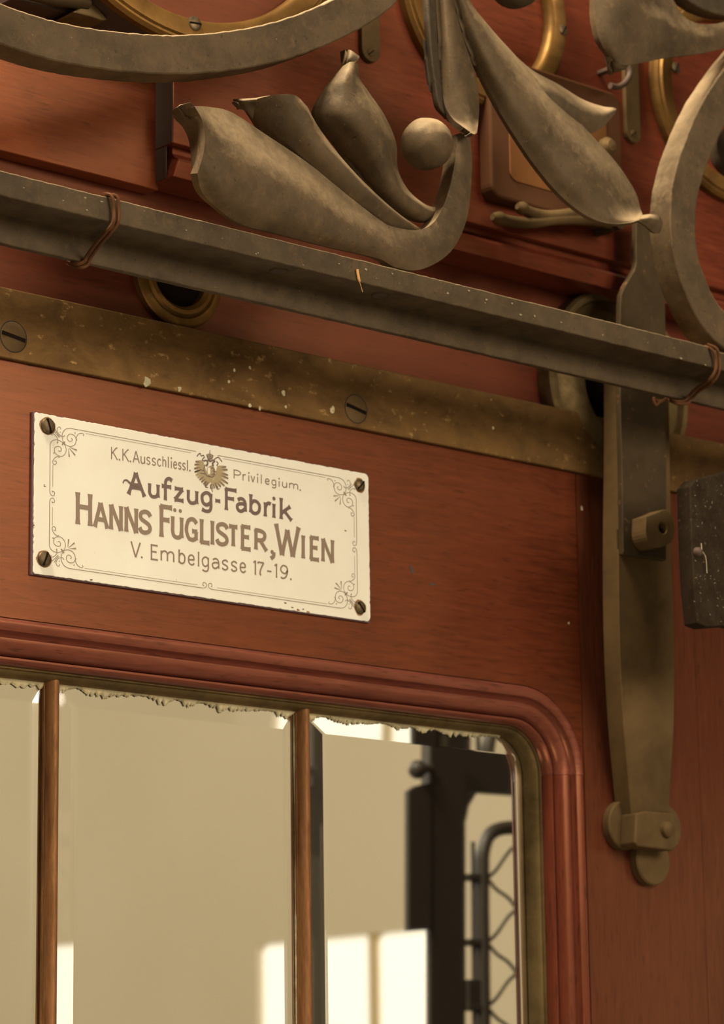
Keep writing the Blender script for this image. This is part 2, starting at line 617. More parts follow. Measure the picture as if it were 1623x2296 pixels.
# ---- window moulding swept round the corner
def sweep(name, prof, mat, parent, segs, smooth='auto', x_left=-0.35, zlow=-0.5):
    """prof: (u inward from the outer edge, y). segs: which runs: 'top','corner','side'"""
    path = []
    if 'top' in segs:
        path.append((x_left, None))
    v, f = [], []

    def at(kind, s, u):
        if kind == 't':
            return (s, ZW - u)
        if kind == 'c':
            r = RC - u
            return (XS - RC + r * math.cos(s), ZW - RC + r * math.sin(s))
        return (XS - u, s)
    st = []
    if 'top' in segs:
        st += [('t', x_left), ('t', XS - RC)]
    if 'corner' in segs:
        st += [('c', math.pi / 2 * (1 - i / 20)) for i in range(21)]
    if 'side' in segs:
        st += [('s', ZW - RC - 0.0002), ('s', zlow)]
    # drop duplicate stations
    if 'top' in segs and 'corner' in segs:
        st.pop(1)
    n = len(prof)
    for k, s in st:
        for u, y in prof:
            x, z = at(k, s, u)
            v.append((x, y, z))
    for i in range(len(st) - 1):
        for j in range(n):
            j2 = (j + 1) % n
            f.append((i * n + j, i * n + j2, (i + 1) * n + j2, (i + 1) * n + j))
    f += [tuple(range(n)), tuple((len(st) - 1) * n + j for j in range(n))]
    return link(name, mesh(name, v, f), mat, parent, smooth=smooth)


S = 0.001
mp = [(0.0, 1.2), (0.9, 1.2), (1.1, -0.8), (1.9, -1.4), (3.5, -1.5), (6.2, -1.0), (7.6, -0.3), (8.2, 1.2), (9.2, 3.6), (10.6, 4.4), (11.3, 2.6),
      (13.0, 2.4), (16.0, 3.6), (18.4, 5.4), (19.4, 6.8), (20.0, 8.6), (20.7, 11.4), (21.3, 8.2), (22.5, 8.2), (24.2, 9.8), (25.0, 12.0), (25.0, 17.0), (0.0, 17.0)]
mp = [(u * S, y * S) for u, y in mp]
sweep('moulding', mp, M_mould, door, ('top', 'corner'))
sweep('moulding', mp, M_mould_v, door, ('side',))
bp = [(25.1, 15.0), (26.2, 15.0), (26.6, 16.6), (27.2, 16.2), (28.2, 17.0), (29.3, 19.2), (30.2, 22.5), (30.4, 27.0), (25.1, 27.0)]
bp = [(u * S, y * S) for u, y in bp]
sweep('glazing_frame', bp, M_brassd, door, ('top', 'corner', 'side'))
UG = 0.0304
ZG = ZW - UG
XG = XS - UG

# small marks on the door wood
for nm, a, b_, ra, rb, mt in (('stain', 922, 1276, 8, 14, M_drum), ('stain', 968, 1310, 12, 5, M_drum), ('paint_speck', 1304, 1140, 4, 9, M_putty), ('paint_speck', 1275, 1397, 3, 4, M_putty), ('paint_speck', 1262, 958, 2, 3, M_putty)):
    c = P(a, b_, 0)
    prism(nm, [(c.x + ra * .00032 * random.uniform(.5, 1) * math.cos(q * .7) + (rb * .0001 * math.sin(q * .7) if nm == 'stain' else 0) * -1, -.00012, c.z + rb * .00028 * random.uniform(.5, 1) * math.sin(q * .7)) for q in range(9)], .0002, mt, door, bevel=0)

# ---- glazing bars
xm1 = P(119, 1900, 0.021).x
xm2 = P(687, 1900, 0.021).x
mw = 0.0042
for xm in (xm1, xm2):
    pr = []
    for i in range(13):
        a = math.pi * i / 12
        pr.append((xm - mw * math.cos(a), 0.0245 - 0.0060 * math.sin(a)))
    pr += [(xm + mw + 0.0005, 0.0245), (xm + mw + 0.0005, 0.0262), (xm - mw - 0.0005, 0.0262), (xm - mw - 0.0005, 0.0245)]
    v = [(x, y, ZG + 0.0015) for x, y in pr] + [(x, y, -0.5) for x, y in pr]
    n = len(pr)
    f = [tuple(range(n)), tuple(range(2 * n - 1, n - 1, -1))] + [(i, (i + 1) % n, n + (i + 1) % n, n + i) for i in range(n)]
    link('glazing_bar', mesh('glazing_bar', v, f), M_muntin, door, smooth='auto')


# ---- bevelled, silvered panes
def pane(x0, x1, z1, rc, bw=0.0125, bd=0.0011, bl=0.0175, br=0.0088):
    zl = -0.5
    outer = [(x0, zl), (x1, zl)]
    inner = [(x0 + bl, zl), (x1 - br, zl)]
    if rc > 0:
        ri = 0.0042
        for i in range(13):
            a = math.pi / 2 * i / 12
            outer.append((x1 - rc + rc * math.cos(a), z1 - rc + rc * math.sin(a)))
            inner.append((x1 - br - ri + ri * math.cos(a), z1 - bw - ri + ri * math.sin(a)))
    else:
        outer.append((x1, z1))
        inner.append((x1 - br, z1 - bw))
    outer.append((x0, z1))
    inner.append((x0 + bl, z1 - bw))
    n = len(outer)
    v = [(x, GLASS_F, z) for x, z in inner] + [(x, GLASS_F + bd, z) for x, z in outer] + [(x, GLASS_B, z) for x, z in outer]
    f = [tuple(range(n))]
    mi = [0]
    for i in range(n):
        j = (i + 1) % n
        if i == 0:
            pass
        f.append((i, j, n + j, n + i))
        mi.append(0)
        f.append((n + i, n + j, 2 * n + j, 2 * n + i))
        mi.append(0)
    f.append(tuple(range(2 * n, 3 * n)))
    mi.append(1)
    me = mesh('pane', v, f)
    # material per face: the back carries the silvering
    for p in me.polygons:
        p.material_index = 1 if all(abs(me.vertices[k].co.y - GLASS_B) < 1e-6 for k in p.vertices) else 0
    return link('pane', me, [M_glass, M_silver], door)


g = 0.0008
pane(-0.35, xm1 - mw + g, ZG + g, 0)
pane(xm1 + mw - g, xm2 - mw + g, ZG + g, 0)
pane(xm2 + mw - g, XG + g, ZG + g, RC - UG)


# crumbling putty along the top of each pane and beside the bars
def ragged(name, x0, x1, z, h, horizontal=True, n=60, parent=None, mat=None):
    mat = mat or M_putty
    v, f = [], []
    wv = [random.uniform(0.2, 1.0) * (0.62 + 0.38 * math.sin(i * 0.11 + 2.1 * math.sin(i * 0.037))) for i in range(n)]
    wv = [(wv[i] + wv[max(i - 1, 0)] * .8 + wv[min(i + 1, n - 1)] * .8) / 2.6 for i in range(n)]
    for i in range(n):
        t = i / (n - 1)
        hh = h * wv[i]
        if horizontal:
            x = x0 + (x1 - x0) * t
            v += [(x, GLASS_F - 0.0013, z + .0006), (x, GLASS_F - 0.0004, z - hh * .6), (x, GLASS_F + 0.0009, z - hh)]
        else:
            zz = x0 + (x1 - x0) * t
            s = -1 if h < 0 else 1
            v += [(z - s * .0006, GLASS_F - 0.0010, zz), (z + hh * .6, GLASS_F - 0.0004, zz), (z + hh, GLASS_F + 0.0009, zz)]
    for i in range(n - 1):
        for k in range(2):
            f.append((i * 3 + k, i * 3 + k + 1, i * 3 + k + 4, i * 3 + k + 3))
    return link(name, mesh(name, v, f), mat, parent)


ragged('putty', -0.35, xm1 - mw, ZG, 0.0060, n=420, parent=door)
ragged('putty', xm1 + mw, xm2 - mw, ZG, 0.0068, n=330, parent=door)
ragged('putty', xm2 + mw, XG - 0.022, ZG, 0.0066, n=300, parent=door)
ragged('putty', ZG, -0.5, xm1 + mw, 0.0016, False, 160, door)
ragged('putty', ZG, -0.5, xm2 + mw, 0.0022, False, 160, door)
ragged('putty', ZG, -0.5, xm2 - mw, -0.0012, False, 160, door)

# ------------------------------------------------------------------ brass strip
st = thing('metal_strip', (0.1, -0.003, ZSTRIP0), 'long tarnished brass strip screwed along the top of the door above the enamel sign', 'metal strip')
box('strip', -0.45, 1.25, -0.0035, 0.0, ZSTRIP0, ZSTRIP1, M_strip, st, 0.0008)


def slotted_screw(c, y, r, parent, ang, mat=M_screw, dome=0.0009, name='screw'):
    sc_ = lathe(name, (c[0], 0, c[2]), [(0.0001, y - dome), (r * .55, y - dome * .9), (r * .9, y - dome * .45), (r, y), (r, y + 0.0012)], mat, parent, 28)
    a = ang
    dx, dz = math.cos(a), math.sin(a)
    w = r * .13
    L = r * .93
    pts = [(c[0] + dx * s * L - dz * t * w, y - dome - 0.00005, c[2] + dz * s * L + dx * t * w) for s, t in ((-1, -1), (1, -1), (1, 1), (-1, 1))]
    prism('screw_slot', pts, 0.0005, M_dark, sc_, bevel=0)


for (a, b_, an) in ((30, 755, -0.15), (798, 917, -0.2)):
    c = P(a, b_, -0.0035)
    lathe('screw_recess', (c.x, 0, c.z), [(0.0001, -0.0036), (0.0096, -0.0036), (0.0098, -0.003)], M_groove, st, 32)
    slotted_screw(c, -0.0036, 0.0090, st, an, M_latch, 0.0005)
# pale paint drips on the strip
for (a, b_, r) in ((330, 858, 9), (402, 872, 5), (525, 830, 3), (560, 825, 3), (513, 856, 3), (560, 910, 4), (582, 916, 3), (635, 882, 5), (745, 920, 7), (640, 912, 3), (1105, 960, 3)):
    c = P(a, b_, -0.0036)
    rr = r * 0.00033
    pts = []
    for i in range(9):
        q = 2 * math.pi * i / 9
        k = random.uniform(.6, 1.2)
        pts.append((c.x + rr * k * math.cos(q) * .9, -0.0039, c.z + rr * k * math.sin(q) * 1.2))
    prism('paint_drip', pts, 0.0005, M_putty, st, bevel=0)

# ------------------------------------------------------------------ enamel sign
YP = -0.0032
SG = thing('enamel_sign', (0.13, YP, 0.048), 'cream enamel lift-factory sign with brown lettering and eagle, screwed to the wooden door', 'sign')
tl, tr, br, bl = P(82, 924, YP), P(826, 1063, YP), P(831, 1395, YP), P(72, 1285, YP)
x0, x1 = (tl.x + bl.x) / 2, (tr.x + br.x) / 2
z1, z0 = (tl.z + tr.z) / 2, (bl.z + br.z) / 2
# rounded, slightly chipped outline
out = []
rr = 0.0035
for cx, cz, a0 in ((x1 - rr, z1 - rr, 0), (x0 + rr * .4, z1 - rr * .4, 90), (x0 + rr * .4, z0 + rr * .4, 180), (x1 - rr, z0 + rr, 270)):
    q = rr if cx > 0.1 else rr * .4
    for i in range(5):
        a = math.radians(a0 + 90 * i / 4)
        out.append((cx + q * math.cos(a), cz + q * math.sin(a)))
fine = []
for i in range(len(out)):
    a, b_ = Vector(out[i]), Vector(out[(i + 1) % len(out)])
    L = (b_ - a).length
    k = max(1, int(L / 0.0018))
    for j in range(k):
        p = a.lerp(b_, j / k)
        if k > 1 and j:
            nrm = Vector((-(b_ - a).y, (b_ - a).x)).normalized()
            p += nrm * (random.random() ** 3) * 0.00045
        fine.append(p)
prism('sign_plate', [(p.x, YP, p.y) for p in fine], 0.0012, M_enamel, SG, bevel=0.0003)
box('sign_back', x0 - 0.0007, x1 + 0.0004, YP + 0.0012, -0.0001, z0 - 0.0005, z1 + 0.0004, M_enamel_edge, SG, 0.0002)

YI = YP - 0.00006


class Ink:
    def __init__(s):
        s.v, s.f, s.k = [], [], 0

    def stroke(s, pts, w0, w1=None, flare=0, tips=(1, 1)):
        """pts: plate-plane (x,z); ribbon of width w0..w1"""
        w1 = w0 if w1 is None else w1
        n = len(pts)
        s.k += 1
        b = len(s.v)
        tot = [0]
        for i in range(1, n):
            tot.append(tot[-1] + (Vector(pts[i]) - Vector(pts[i - 1])).length)
        T = tot[-1] or 1
        for i in range(n):
            a, c = Vector(pts[max(i - 1, 0)]), Vector(pts[min(i + 1, n - 1)])
            t = (c - a)
            t = t.normalized() if t.length else Vector((1, 0))
            nn = Vector((-t.y, t.x))
            if 0 < i < n - 1:
                t1 = (Vector(pts[i]) - a).normalized()
                co = max(0.55, nn.dot(Vector((-t1.y, t1.x))))
            else:
                co = 1
            f = tot[i] / T
            w = w0 + (w1 - w0) * f
            if flare:
                fl = 0
                if tips[0]:
                    fl = max(fl, max(0, 1 - f / .22))
                if tips[1]:
                    fl = max(fl, max(0, 1 - (1 - f) / .22))
                w *= 1 + flare * fl ** 1.6
            p = Vector(pts[i])
            dz = (s.k % 14) * 5e-6
            s.v += [(*(p + nn * w / 2 / co), dz), (*(p - nn * w / 2 / co), dz)]
        for i in range(n - 1):
            s.f.append((b + 2 * i, b + 2 * i + 1, b + 2 * i + 3, b + 2 * i + 2))

    def poly(s, pts):
        s.k += 1
        b = len(s.v)
        s.v += [(p[0], p[1], (s.k % 14) * 5e-6) for p in pts]
        s.f.append(tuple(range(b, b + len(pts))))

    def dot(s, p, r, n=12):
        s.poly([(p[0] + r * math.cos(2 * math.pi * i / n), p[1] + r * math.sin(2 * math.pi * i / n)) for i in range(n)])

    def build(s, name, mat, parent, dy=0.0):
        me = bpy.data.meshes.new(name)
        me.from_pydata([(p[0], YI - dy - p[2], p[1]) for p in s.v], [], [tuple(reversed(q)) if (s.v[q[1]][0] - s.v[q[0]][0]) * (s.v[q[2]][1] - s.v[q[0]][1]) - (s.v[q[1]][1] - s.v[q[0]][1]) * (s.v[q[2]][0] - s.v[q[0]][0]) < 0 else q for q in s.f])
        return link(name, me, mat, parent)


# skeleton letters: u 0..1 across, v 0 baseline .. 1 cap top, 0.7 x-height
C_, L_ = 'c', 'l'
GL = {
    'A': [(L_, (0.02, 0), (.46, 1)), (L_, (.46, 1), (.98, 0)), (L_, (.2, .33), (.8, .33))],
    'H': [(L_, (.14, 0), (.14, 1)), (L_, (.86, 0), (.86, 1)), (L_, (.14, .56), (.86, .56))],
    'N': [(L_, (.14, 0), (.14, 1)), (L_, (.14, 1), (.86, 0)), (L_, (.86, 0), (.86, 1))],
    'S': [(C_, (.93, .80), (.78, .95), (.5, 1), (.2, .92), (.12, .76), (.22, .62), (.5, .52), (.8, .40), (.9, .23), (.78, .07), (.48, 0), (.2, .05), (.05, .22))],
    'F': [(L_, (.18, 0), (.18, 1)), (L_, (.1, .97), (.97, .97)), (L_, (.18, .56), (.78, .56))],
    'U': [(C_, (.13, 1), (.13, .6), (.13, .3), (.22, .08), (.5, 0), (.78, .08), (.87, .3)), (L_, (.87, 0.02), (.87, 1))],
    'G': [(C_, (.92, .82), (.72, .98), (.5, 1), (.25, .9), (.11, .62), (.11, .35), (.28, .07), (.52, 0), (.75, .04), (.9, .15)), (L_, (.88, .02), (.88, .42)), (L_, (.55, .43), (.97, .43))],
    'L': [(L_, (.2, 0), (.2, 1)), (L_, (.1, .04), (.97, .04))],
    'I': [(L_, (.5, 0), (.5, 1))],
    'T': [(L_, (.5, 0), (.5, 1)), (L_, (.0, .96), (1, .96))],
    'E': [(L_, (.2, 0), (.2, 1)), (L_, (.1, .97), (.95, .97)), (L_, (.2, .54), (.82, .54)), (L_, (.1, .03), (.97, .03))],
    'R': [(L_, (.18, 0), (.18, 1)), (C_, (.1, .97), (.5, .97), (.78, .88), (.84, .73), (.75, .56), (.5, .49), (.18, .49)), (L_, (.5, .49), (.97, 0))],
    'W': [(L_, (.04, 1), (.28, 0)), (L_, (.28, 0), (.5, .85)), (L_, (.5, .85), (.72, 0)), (L_, (.72, 0), (.96, 1))],
    'V': [(L_, (.04, 1), (.5, 0)), (L_, (.5, 0), (.96, 1))],
    'K': [(L_, (.14, 0), (.14, 1)), (C_, (.95, 1), (.7, .9), (.14, .42)), (L_, (.38, .55), (.97, 0))],
    'P': [(L_, (.14, 0), (.14, 1)), (C_, (.05, .97), (.5, .99), (.85, .88), (.93, .72), (.8, .53), (.5, .44), (.14, .46))],
    'u': [(C_, (.12, .7), (.12, .45), (.12, .2), (.28, .03), (.5, .0), (.75, .06), (.88, .2)), (L_, (.88, .7), (.88, 0))],
    's': [(C_, (.88, .58), (.7, .69), (.42, .69), (.18, .58), (.22, .42), (.5, .35), (.8, .26), (.85, .12), (.62, 0), (.35, 0), (.1, .1))],
    'c': [(C_, (.92, .58), (.7, .69), (.45, .69), (.17, .54), (.1, .34), (.18, .13), (.45, 0), (.7, .01), (.93, .12))],
    'h': [(L_, (.12, 0), (.12, 1)), (C_, (.12, .5), (.35, .67), (.62, .7), (.85, .58), (.88, .4), (.88, 0))],
    'l': [(L_, (.5, 0), (.5, 1))],
    'i': [(L_, (.5, 0), (.5, .7)), ('d', (.5, .92))],
    'e': [(L_, (.12, .34), (.9, .38)), (C_, (.9, .38), (.82, .6), (.52, .7), (.2, .6), (.09, .34), (.2, .1), (.5, 0), (.75, .03), (.92, .14))],
    'r': [(L_, (.2, 0), (.2, .7)), (C_, (.2, .45), (.45, .64), (.75, .69), (.95, .64))],
    'v': [(L_, (.05, .7), (.5, 0)), (L_, (.5, 0), (.95, .7))],
    'g': [(C_, (.88, .55), (.68, .69), (.42, .69), (.17, .55), (.12, .36), (.22, .12), (.48, .03), (.72, .1), (.88, .2)), (C_, (.88, .7), (.88, .3), (.88, -.08), (.75, -.28), (.45, -.33), (.12, -.25))],
    'm': [(L_, (.07, 0), (.07, .7)), (C_, (.07, .5), (.2, .66), (.36, .69), (.48, .58), (.5, .42), (.5, 0)), (C_, (.5, .5), (.64, .66), (.8, .69), (.92, .58), (.94, .42), (.94, 0))],
    'f': [(C_, (.98, .93), (.7, 1), (.42, .9), (.36, .7), (.36, .4), (.36, 0)), (L_, (.02, .66), (.9, .66))],
    'z': [(L_, (.08, .66), (.92, .66)), (L_, (.86, .66), (.12, .05)), (L_, (.06, .04), (.97, .04))],
    'a': [(C_, (.15, .6), (.4, .7), (.68, .67), (.85, .5), (.87, .3), (.87, 0)), (C_, (.87, .4), (.5, .42), (.15, .33), (.1, .16), (.25, .01), (.52, 0), (.87, .17))],
    'b': [(L_, (.13, 1), (.13, .02)), (C_, (.13, .5), (.35, .68), (.62, .69), (.86, .55), (.9, .34), (.82, .12), (.58, 0), (.32, .02), (.13, .15))],
    'k': [(L_, (.14, 0), (.14, 1)), (L_, (.85, .7), (.16, .3)), (L_, (.4, .42), (.95, 0))],
    '1': [(L_, (.6, 0), (.6, 1)), (L_, (.6, .98), (.05, .84))],
    '7': [(C_, (.02, .86), (.15, .97), (.5, .96), (.95, .97)), (C_, (.95, .97), (.62, .6), (.42, .3), (.4, .05), (.55, -.02))],
    '9': [(C_, (.88, .66), (.7, .42), (.42, .4), (.14, .55), (.1, .76), (.3, .97), (.58, 1), (.82, .88), (.9, .62), (.82, .3), (.6, .05), (.3, -.02), (.1, .06))],
    '-': [(L_, (.0, .38), (1, .38))],
    '.': [('d', (.5, .05))],
    ',': [('d', (.5, .07)), (C_, (.85, .08), (.8, -.1), (.2, -.22))],
}


def letters(name, items, base, top, w, mat, flare=0.0, xh=0.7, dotr=0.9):
    """items: (glyph, x0, x1[, top override]); base/top: lines ((xa,ya),(xb,yb)) read off the sign"""
    ink = Ink()

    def line(l, x):
        (xa, ya), (xb, yb) = l
        return ya + (yb - ya) * (x - xa) / (xb - xa)

    for it in items:
        ch, a, b_ = it[:3]
        tp = it[3] if len(it) > 3 else top
        wl = w * (it[4] if len(it) > 4 else 1)
        half = wl / 0.00033 / 2 * (0.85 if ch not in 'AVWv' else .5)
        if ch in '.,lIi-1' or (b_ - a) < 3 * half:
            half = 0

        def to(u, v):
            if v > 0.7:
                vv = xh + (v - .7) / .3 * (1 - xh)
            else:
                vv = v / .7 * xh
            if ch.isupper() or ch.isdigit():
                vv = v
            ins = half * .8 - (.03 if ch in 'AVWvzTe' else .10) * (b_ - a) * (1 if half else 0)
            x = a + ins + u * (b_ - a - 2 * ins)
            y0, y1 = line(base, x), line(tp, x)
            inset = wl / 0.00028 / 2 * (0.8 if ch in 'SGUcesagRPbuhm0937zT' else 0.0)
            y0 -= inset
            y1 += inset
            p = P(x, y0 + (y1 - y0) * vv, YP)
            return Vector((p.x, p.z))
        for s in GL[ch]:
            if s[0] == 'd':
                ink.dot(to(*s[1]), wl * dotr * (.75 if flare else .9))
            elif s[0] == L_:
                p, q = to(*s[1]), to(*s[2])
                ink.stroke([p.lerp(q, i / 10) for i in range(11)], wl, None, flare)
            else:
                k = cr([(*to(*q), 0) for q in s[1:]], 8 * len(s))
                ink.stroke([Vector((q.x, q.y)) for q in k], wl, None, flare * .4)
    ink.build(name, mat, SG)
    return ink


l1b, l1t = ((248, 1028.9), (421, 1055.8)), ((248, 1001.7), (421, 1031.5))
letters('lettering', [('K', 248.3, 263), ('.', 265.5, 270), ('K', 273.7, 288.4), ('.', 290, 294.5), ('A', 298, 312.6), ('u', 315, 325), ('s', 328, 337.1), ('s', 340, 349.4),
                      ('c', 352.4, 361), ('h', 364, 372.6), ('l', 375.5, 379), ('i', 382, 386), ('e', 388, 397), ('s', 399, 406.5), ('s', 408.3, 416), ('l', 418, 422), ('.', 424, 427)],
        l1b, l1t, 0.00075, M_ink, xh=0.66)
l1b, l1t = ((523, 1073.5), (673, 1100.0)), ((523, 1052.0), (673, 1080.5))
letters('lettering', [('P', 523, 539.5), ('r', 543, 551), ('i', 556, 559.4), ('v', 562, 571.3), ('i', 575.5, 579), ('l', 583.6, 587.4), ('e', 593.5, 604.3), ('g', 608.4, 619.2), ('i', 623.5, 627.5),
                      ('u', 632, 643.6), ('m', 648.5, 667.5), ('.', 670.5, 675.5)], l1b, l1t, 0.00075, M_ink, xh=0.66)
l2b, l2t = ((290, 1108.5), (653, 1167.4)), ((300, 1059.5), (629, 1116.3))
letters('lettering', [('A', 287, 324.7), ('u', 332.4, 357), ('f', 362, 386), ('z', 388.1, 413.5), ('u', 419.1, 443.7), ('g', 449.8, 475.6), ('-', 482.4, 493.6), ('F', 502.5, 530.5), ('a', 529.5, 553),
                      ('b', 559, 584), ('r', 590.8, 608), ('i', 609.8, 618), ('k', 626.5, 654.5)], l2b, l2t, 0.00225, M_inkd, flare=0.42, xh=0.66, dotr=0.75)
sw = Ink()   # the flourish left of the A
q = cr([(*((lambda p: (p.x, p.z))(P(a, b_, YP))), 0) for a, b_ in ((275.5, 1083.5), (278, 1078), (284, 1077), (291, 1083), (299, 1086), (312, 1088))], 30)
sw.stroke([Vector((p.x, p.y)) for p in q], 0.0008, 0.0021)
sw.build('lettering', M_inkd, SG, .0001)
l3b = ((180, 1176.2), (734, 1260.3))
l3t = ((187, 1105.7), (643, 1178.0))
l3s = ((225, 1127.7), (734, 1209.4))
letters('lettering', [('H', 169.5, 206.6, l3t, 1.1), ('A', 211, 242), ('N', 245, 275), ('N', 279, 309.2), ('S', 311.5, 338.9), ('F', 356.5, 386.5, l3t, 1.1), ('U', 383.5, 410.5), ('G', 415.3, 442.8),
                      ('L', 447, 470.5), ('I', 471.5, 480.5), ('S', 484.5, 511.4), ('T', 511.5, 534), ('E', 538.5, 562.8), ('R', 568.5, 598), (',', 605, 615), ('W', 616.5, 671.5, l3t, 1.1), ('I', 674.8, 684.3),
                      ('E', 693, 716), ('N', 720, 749)], l3b, l3s, 0.00262, M_ink, flare=0.30, dotr=.7)
um = Ink()
for a, b_ in ((391.8, 1143.8), (404, 1145.8)):
    p = P(a, b_, YP)
    um.dot((p.x, p.z), 0.00125)
um.build('lettering', M_ink, SG)
l4b, l4t = ((303, 1249.4), (651, 1300.2)), ((303, 1215.2), (637, 1267.0))
letters('lettering', [('V', 293, 315), ('.', 315.5, 320), ('E', 336.3, 353.5), ('m', 360.9, 389.4), ('b', 399.7, 415.3), ('e', 420.4, 437.3), ('l', 443, 447), ('g', 452, 468.5), ('a', 475, 492), ('s', 496.7, 511.8),
                      ('s', 517, 532), ('e', 536.6, 551.8), ('1', 567.5, 575.5), ('7', 577.5, 591.5), ('-', 598.9, 608.5), ('1', 615, 623), ('9', 628.2, 645.5), ('.', 649.5, 654.5)],
        l4b, l4t, 0.00105, M_ink, flare=0.2, xh=0.72, dotr=.9)

# border lines and corner scrolls, drawn once for the top left corner and mirrored
OX, OZ = 50, 900
K = 8.115


def tlp(a, b_):
    p = P(OX + a / K, OZ + b_ / K, YP)
    return (p.x - x0, z1 - p.z)


curves = [
    [(870, 490), (790, 505), (740, 560), (722, 630), (745, 735), (800, 795), (880, 818), (950, 790), (978, 715), (965, 650), (930, 610), (870, 595), (825, 625), (818, 680), (850, 722), (895, 722), (908, 690), (885, 668)],
    [(505, 850), (510, 770), (550, 715), (620, 700), (700, 725), (770, 790), (797, 870), (780, 950), (720, 998), (650, 985), (600, 945), (583, 880), (600, 835), (650, 818), (695, 835), (710, 880), (685, 912), (655, 895)],
    [(975, 720), (985, 650), (1020, 595), (1080, 580), (1118, 600), (1105, 628)],
    [(660, 1000), (600, 1020), (560, 1070), (555, 1120), (590, 1150), (620, 1120), (610, 1085), (580, 1090)],
    [(700, 510), (690, 475), (655, 470), (632, 510), (650, 570), (700, 625), (750, 640), (775, 615)],
    [(550, 620), (535, 600), (560, 590), (610, 630), (645, 690), (640, 755)],
    [(560, 520), (610, 580), (670, 660)], [(600, 510), (640, 590), (690, 650)],
]
fans = [[(840, 860), (852, 1010)], [(850, 850), (962, 980)], [(862, 838), (990, 888)]]
dots = [(957, 577, 10), (572, 938, 11), (690, 560, 8), (640, 750, 12), (990, 700, 8), (672, 1015, 8)]
brd = Ink()
Wp, Hp = x1 - x0, z1 - z0
lw = 0.00042
for sx in (0, 1):
    for sz in (0, 1):
        def mapc(p):
            return Vector((x1 - p[0] if sx else x0 + p[0], z0 + p[1] if sz else z1 - p[1]))
        for c in curves:
            k = cr([(*tlp(a, b_), 0) for a, b_ in c], 6 * len(c))
            brd.stroke([mapc((q.x, q.y)) for q in k], lw)
        for c in fans:
            k = [Vector(tlp(*c[0])).lerp(Vector(tlp(*c[1])), i / 6) for i in range(7)]
            brd.stroke([mapc(q) for q in k], lw * .5, lw * 2.3)
        for a, b_, r in dots:
            brd.dot(mapc(tlp(a, b_)), r * 0.000042)
        brd.stroke([mapc(tlp(720, 790)), mapc(tlp(775, 735))], lw * 2.2)
o1, o2 = tlp(870, 490), tlp(1150, 585)
v1, v2 = tlp(505, 850), tlp(555, 1150)
cx = (x0 + x1) / 2 - 0.002
for sz in (0, 1):
    za = z0 + o1[1] if sz else z1 - o1[1]
    zb2 = z0 + o2[1] if sz else z1 - o2[1]
    gap = 0.0085 if sz == 0 else 0.0035
    brd.stroke([(x0 + o1[0], za), (cx - gap, za)], lw)
    brd.stroke([(cx + gap, za), (x1 - o1[0], za)], lw)
    gap += 0.004
    brd.stroke([(x0 + o2[0], zb2), (cx - gap, zb2)], lw * .6)
    brd.stroke([(cx + gap, zb2), (x1 - o2[0], zb2)], lw * .6)
zc = (z0 + z1) / 2 - 0.001
for sx in (0, 1):
    xa = x1 - v1[0] if sx else x0 + v1[0]
    xb = x1 - v2[0] if sx else x0 + v2[0]
    brd.stroke([(xa, z1 - v1[1]), (xa, zc + .003)], lw)
    brd.stroke([(xa, zc - .003), (xa, z0 + v1[1])], lw)
    brd.stroke([(xb, z1 - v2[1]), (xb, zc + .006)], lw * .6)
    brd.stroke([(xb, zc - .006), (xb, z0 + v2[1])], lw * .6)
    s = -1 if sx else 1
    for t in (1, -1):
        k = cr([(xa, zc + t * .003, 0), (xa + s * .0008, zc + t * .0012, 0), (xa + s * .0028, zc + t * .0008, 0), (xa + s * .0035, zc + t * .0028, 0), (xa + s * .0018, zc + t * .0034, 0), (xa + s * .0018, zc + t * .0024, 0)], 24)
        brd.stroke([Vector((q.x, q.y)) for q in k], lw)
zq = z0 + o1[1]
for t in (1, -1):
    k = cr([(cx + t * .0035, zq, 0), (cx + t * .0012, zq + .0008, 0), (cx + t * .0008, zq + .0028, 0), (cx + t * .0028, zq + .0036, 0), (cx + t * .0036, zq + .002, 0), (cx + t * .0026, zq + .0016, 0)], 24)
    brd.stroke([Vector((q.x, q.y)) for q in k], lw)
brd.build('border_ornament', M_inkl, SG, 0.00002)

# double-headed eagle, drawn in the sign's plane (crop pixels of the photograph / 9.017)
eg, ed, ec = Ink(), Ink(), Ink()


def ep(a, b_):
    p = P(400 + a / 9.017, 990 + b_ / 9.017, YP)
    return Vector((p.x, p.z))


def estroke(ink, c, w0, w1=None, n=None):
    k = cr([(*ep(a, b_), 0) for a, b_ in c], n or 6 * len(c))
    ink.stroke([Vector((q.x, q.y)) for q in k], w0, w1)


eg.poly([ep(*q) for q in ((620, 500), (690, 470), (740, 560), (745, 680), (700, 760), (690, 960), (650, 800), (600, 720), (570, 640), (575, 540))])
for roots, tips in (([(500, 430), (630, 780)], [(342, 408), (325, 470), (318, 550), (328, 620), (352, 685), (385, 730), (425, 775), (462, 820), (505, 865), (540, 915)]),
                    ([(790, 540), (700, 800)], [(962, 512), (990, 572), (1000, 682), (1006, 748), (1000, 850), (928, 895), (855, 915), (795, 945)])):
    nF = len(tips)
    for i in range(nF):
        f = i / (nF - 1)
        rx, ry = roots[0][0] + (roots[1][0] - roots[0][0]) * f, roots[0][1] + (roots[1][1] - roots[0][1]) * f
        tx, ty = tips[i]
        estroke(eg, [(rx, ry), ((rx + tx) / 2, (ry + ty) / 2 - 8), (tx, ty)], 0.0030, 0.0010)
        estroke(ed, [(rx * .55 + tx * .45, ry * .55 + ty * .45), (rx * .25 + tx * .75, ry * .25 + ty * .75 - 4), (tx, ty)], 0.0003, 0.0009)
        estroke(eg, [(rx * .4 + tx * .6, ry * .4 + ty * .6 + 22), (tx, ty + 12)], 0.0008, 0.0004)
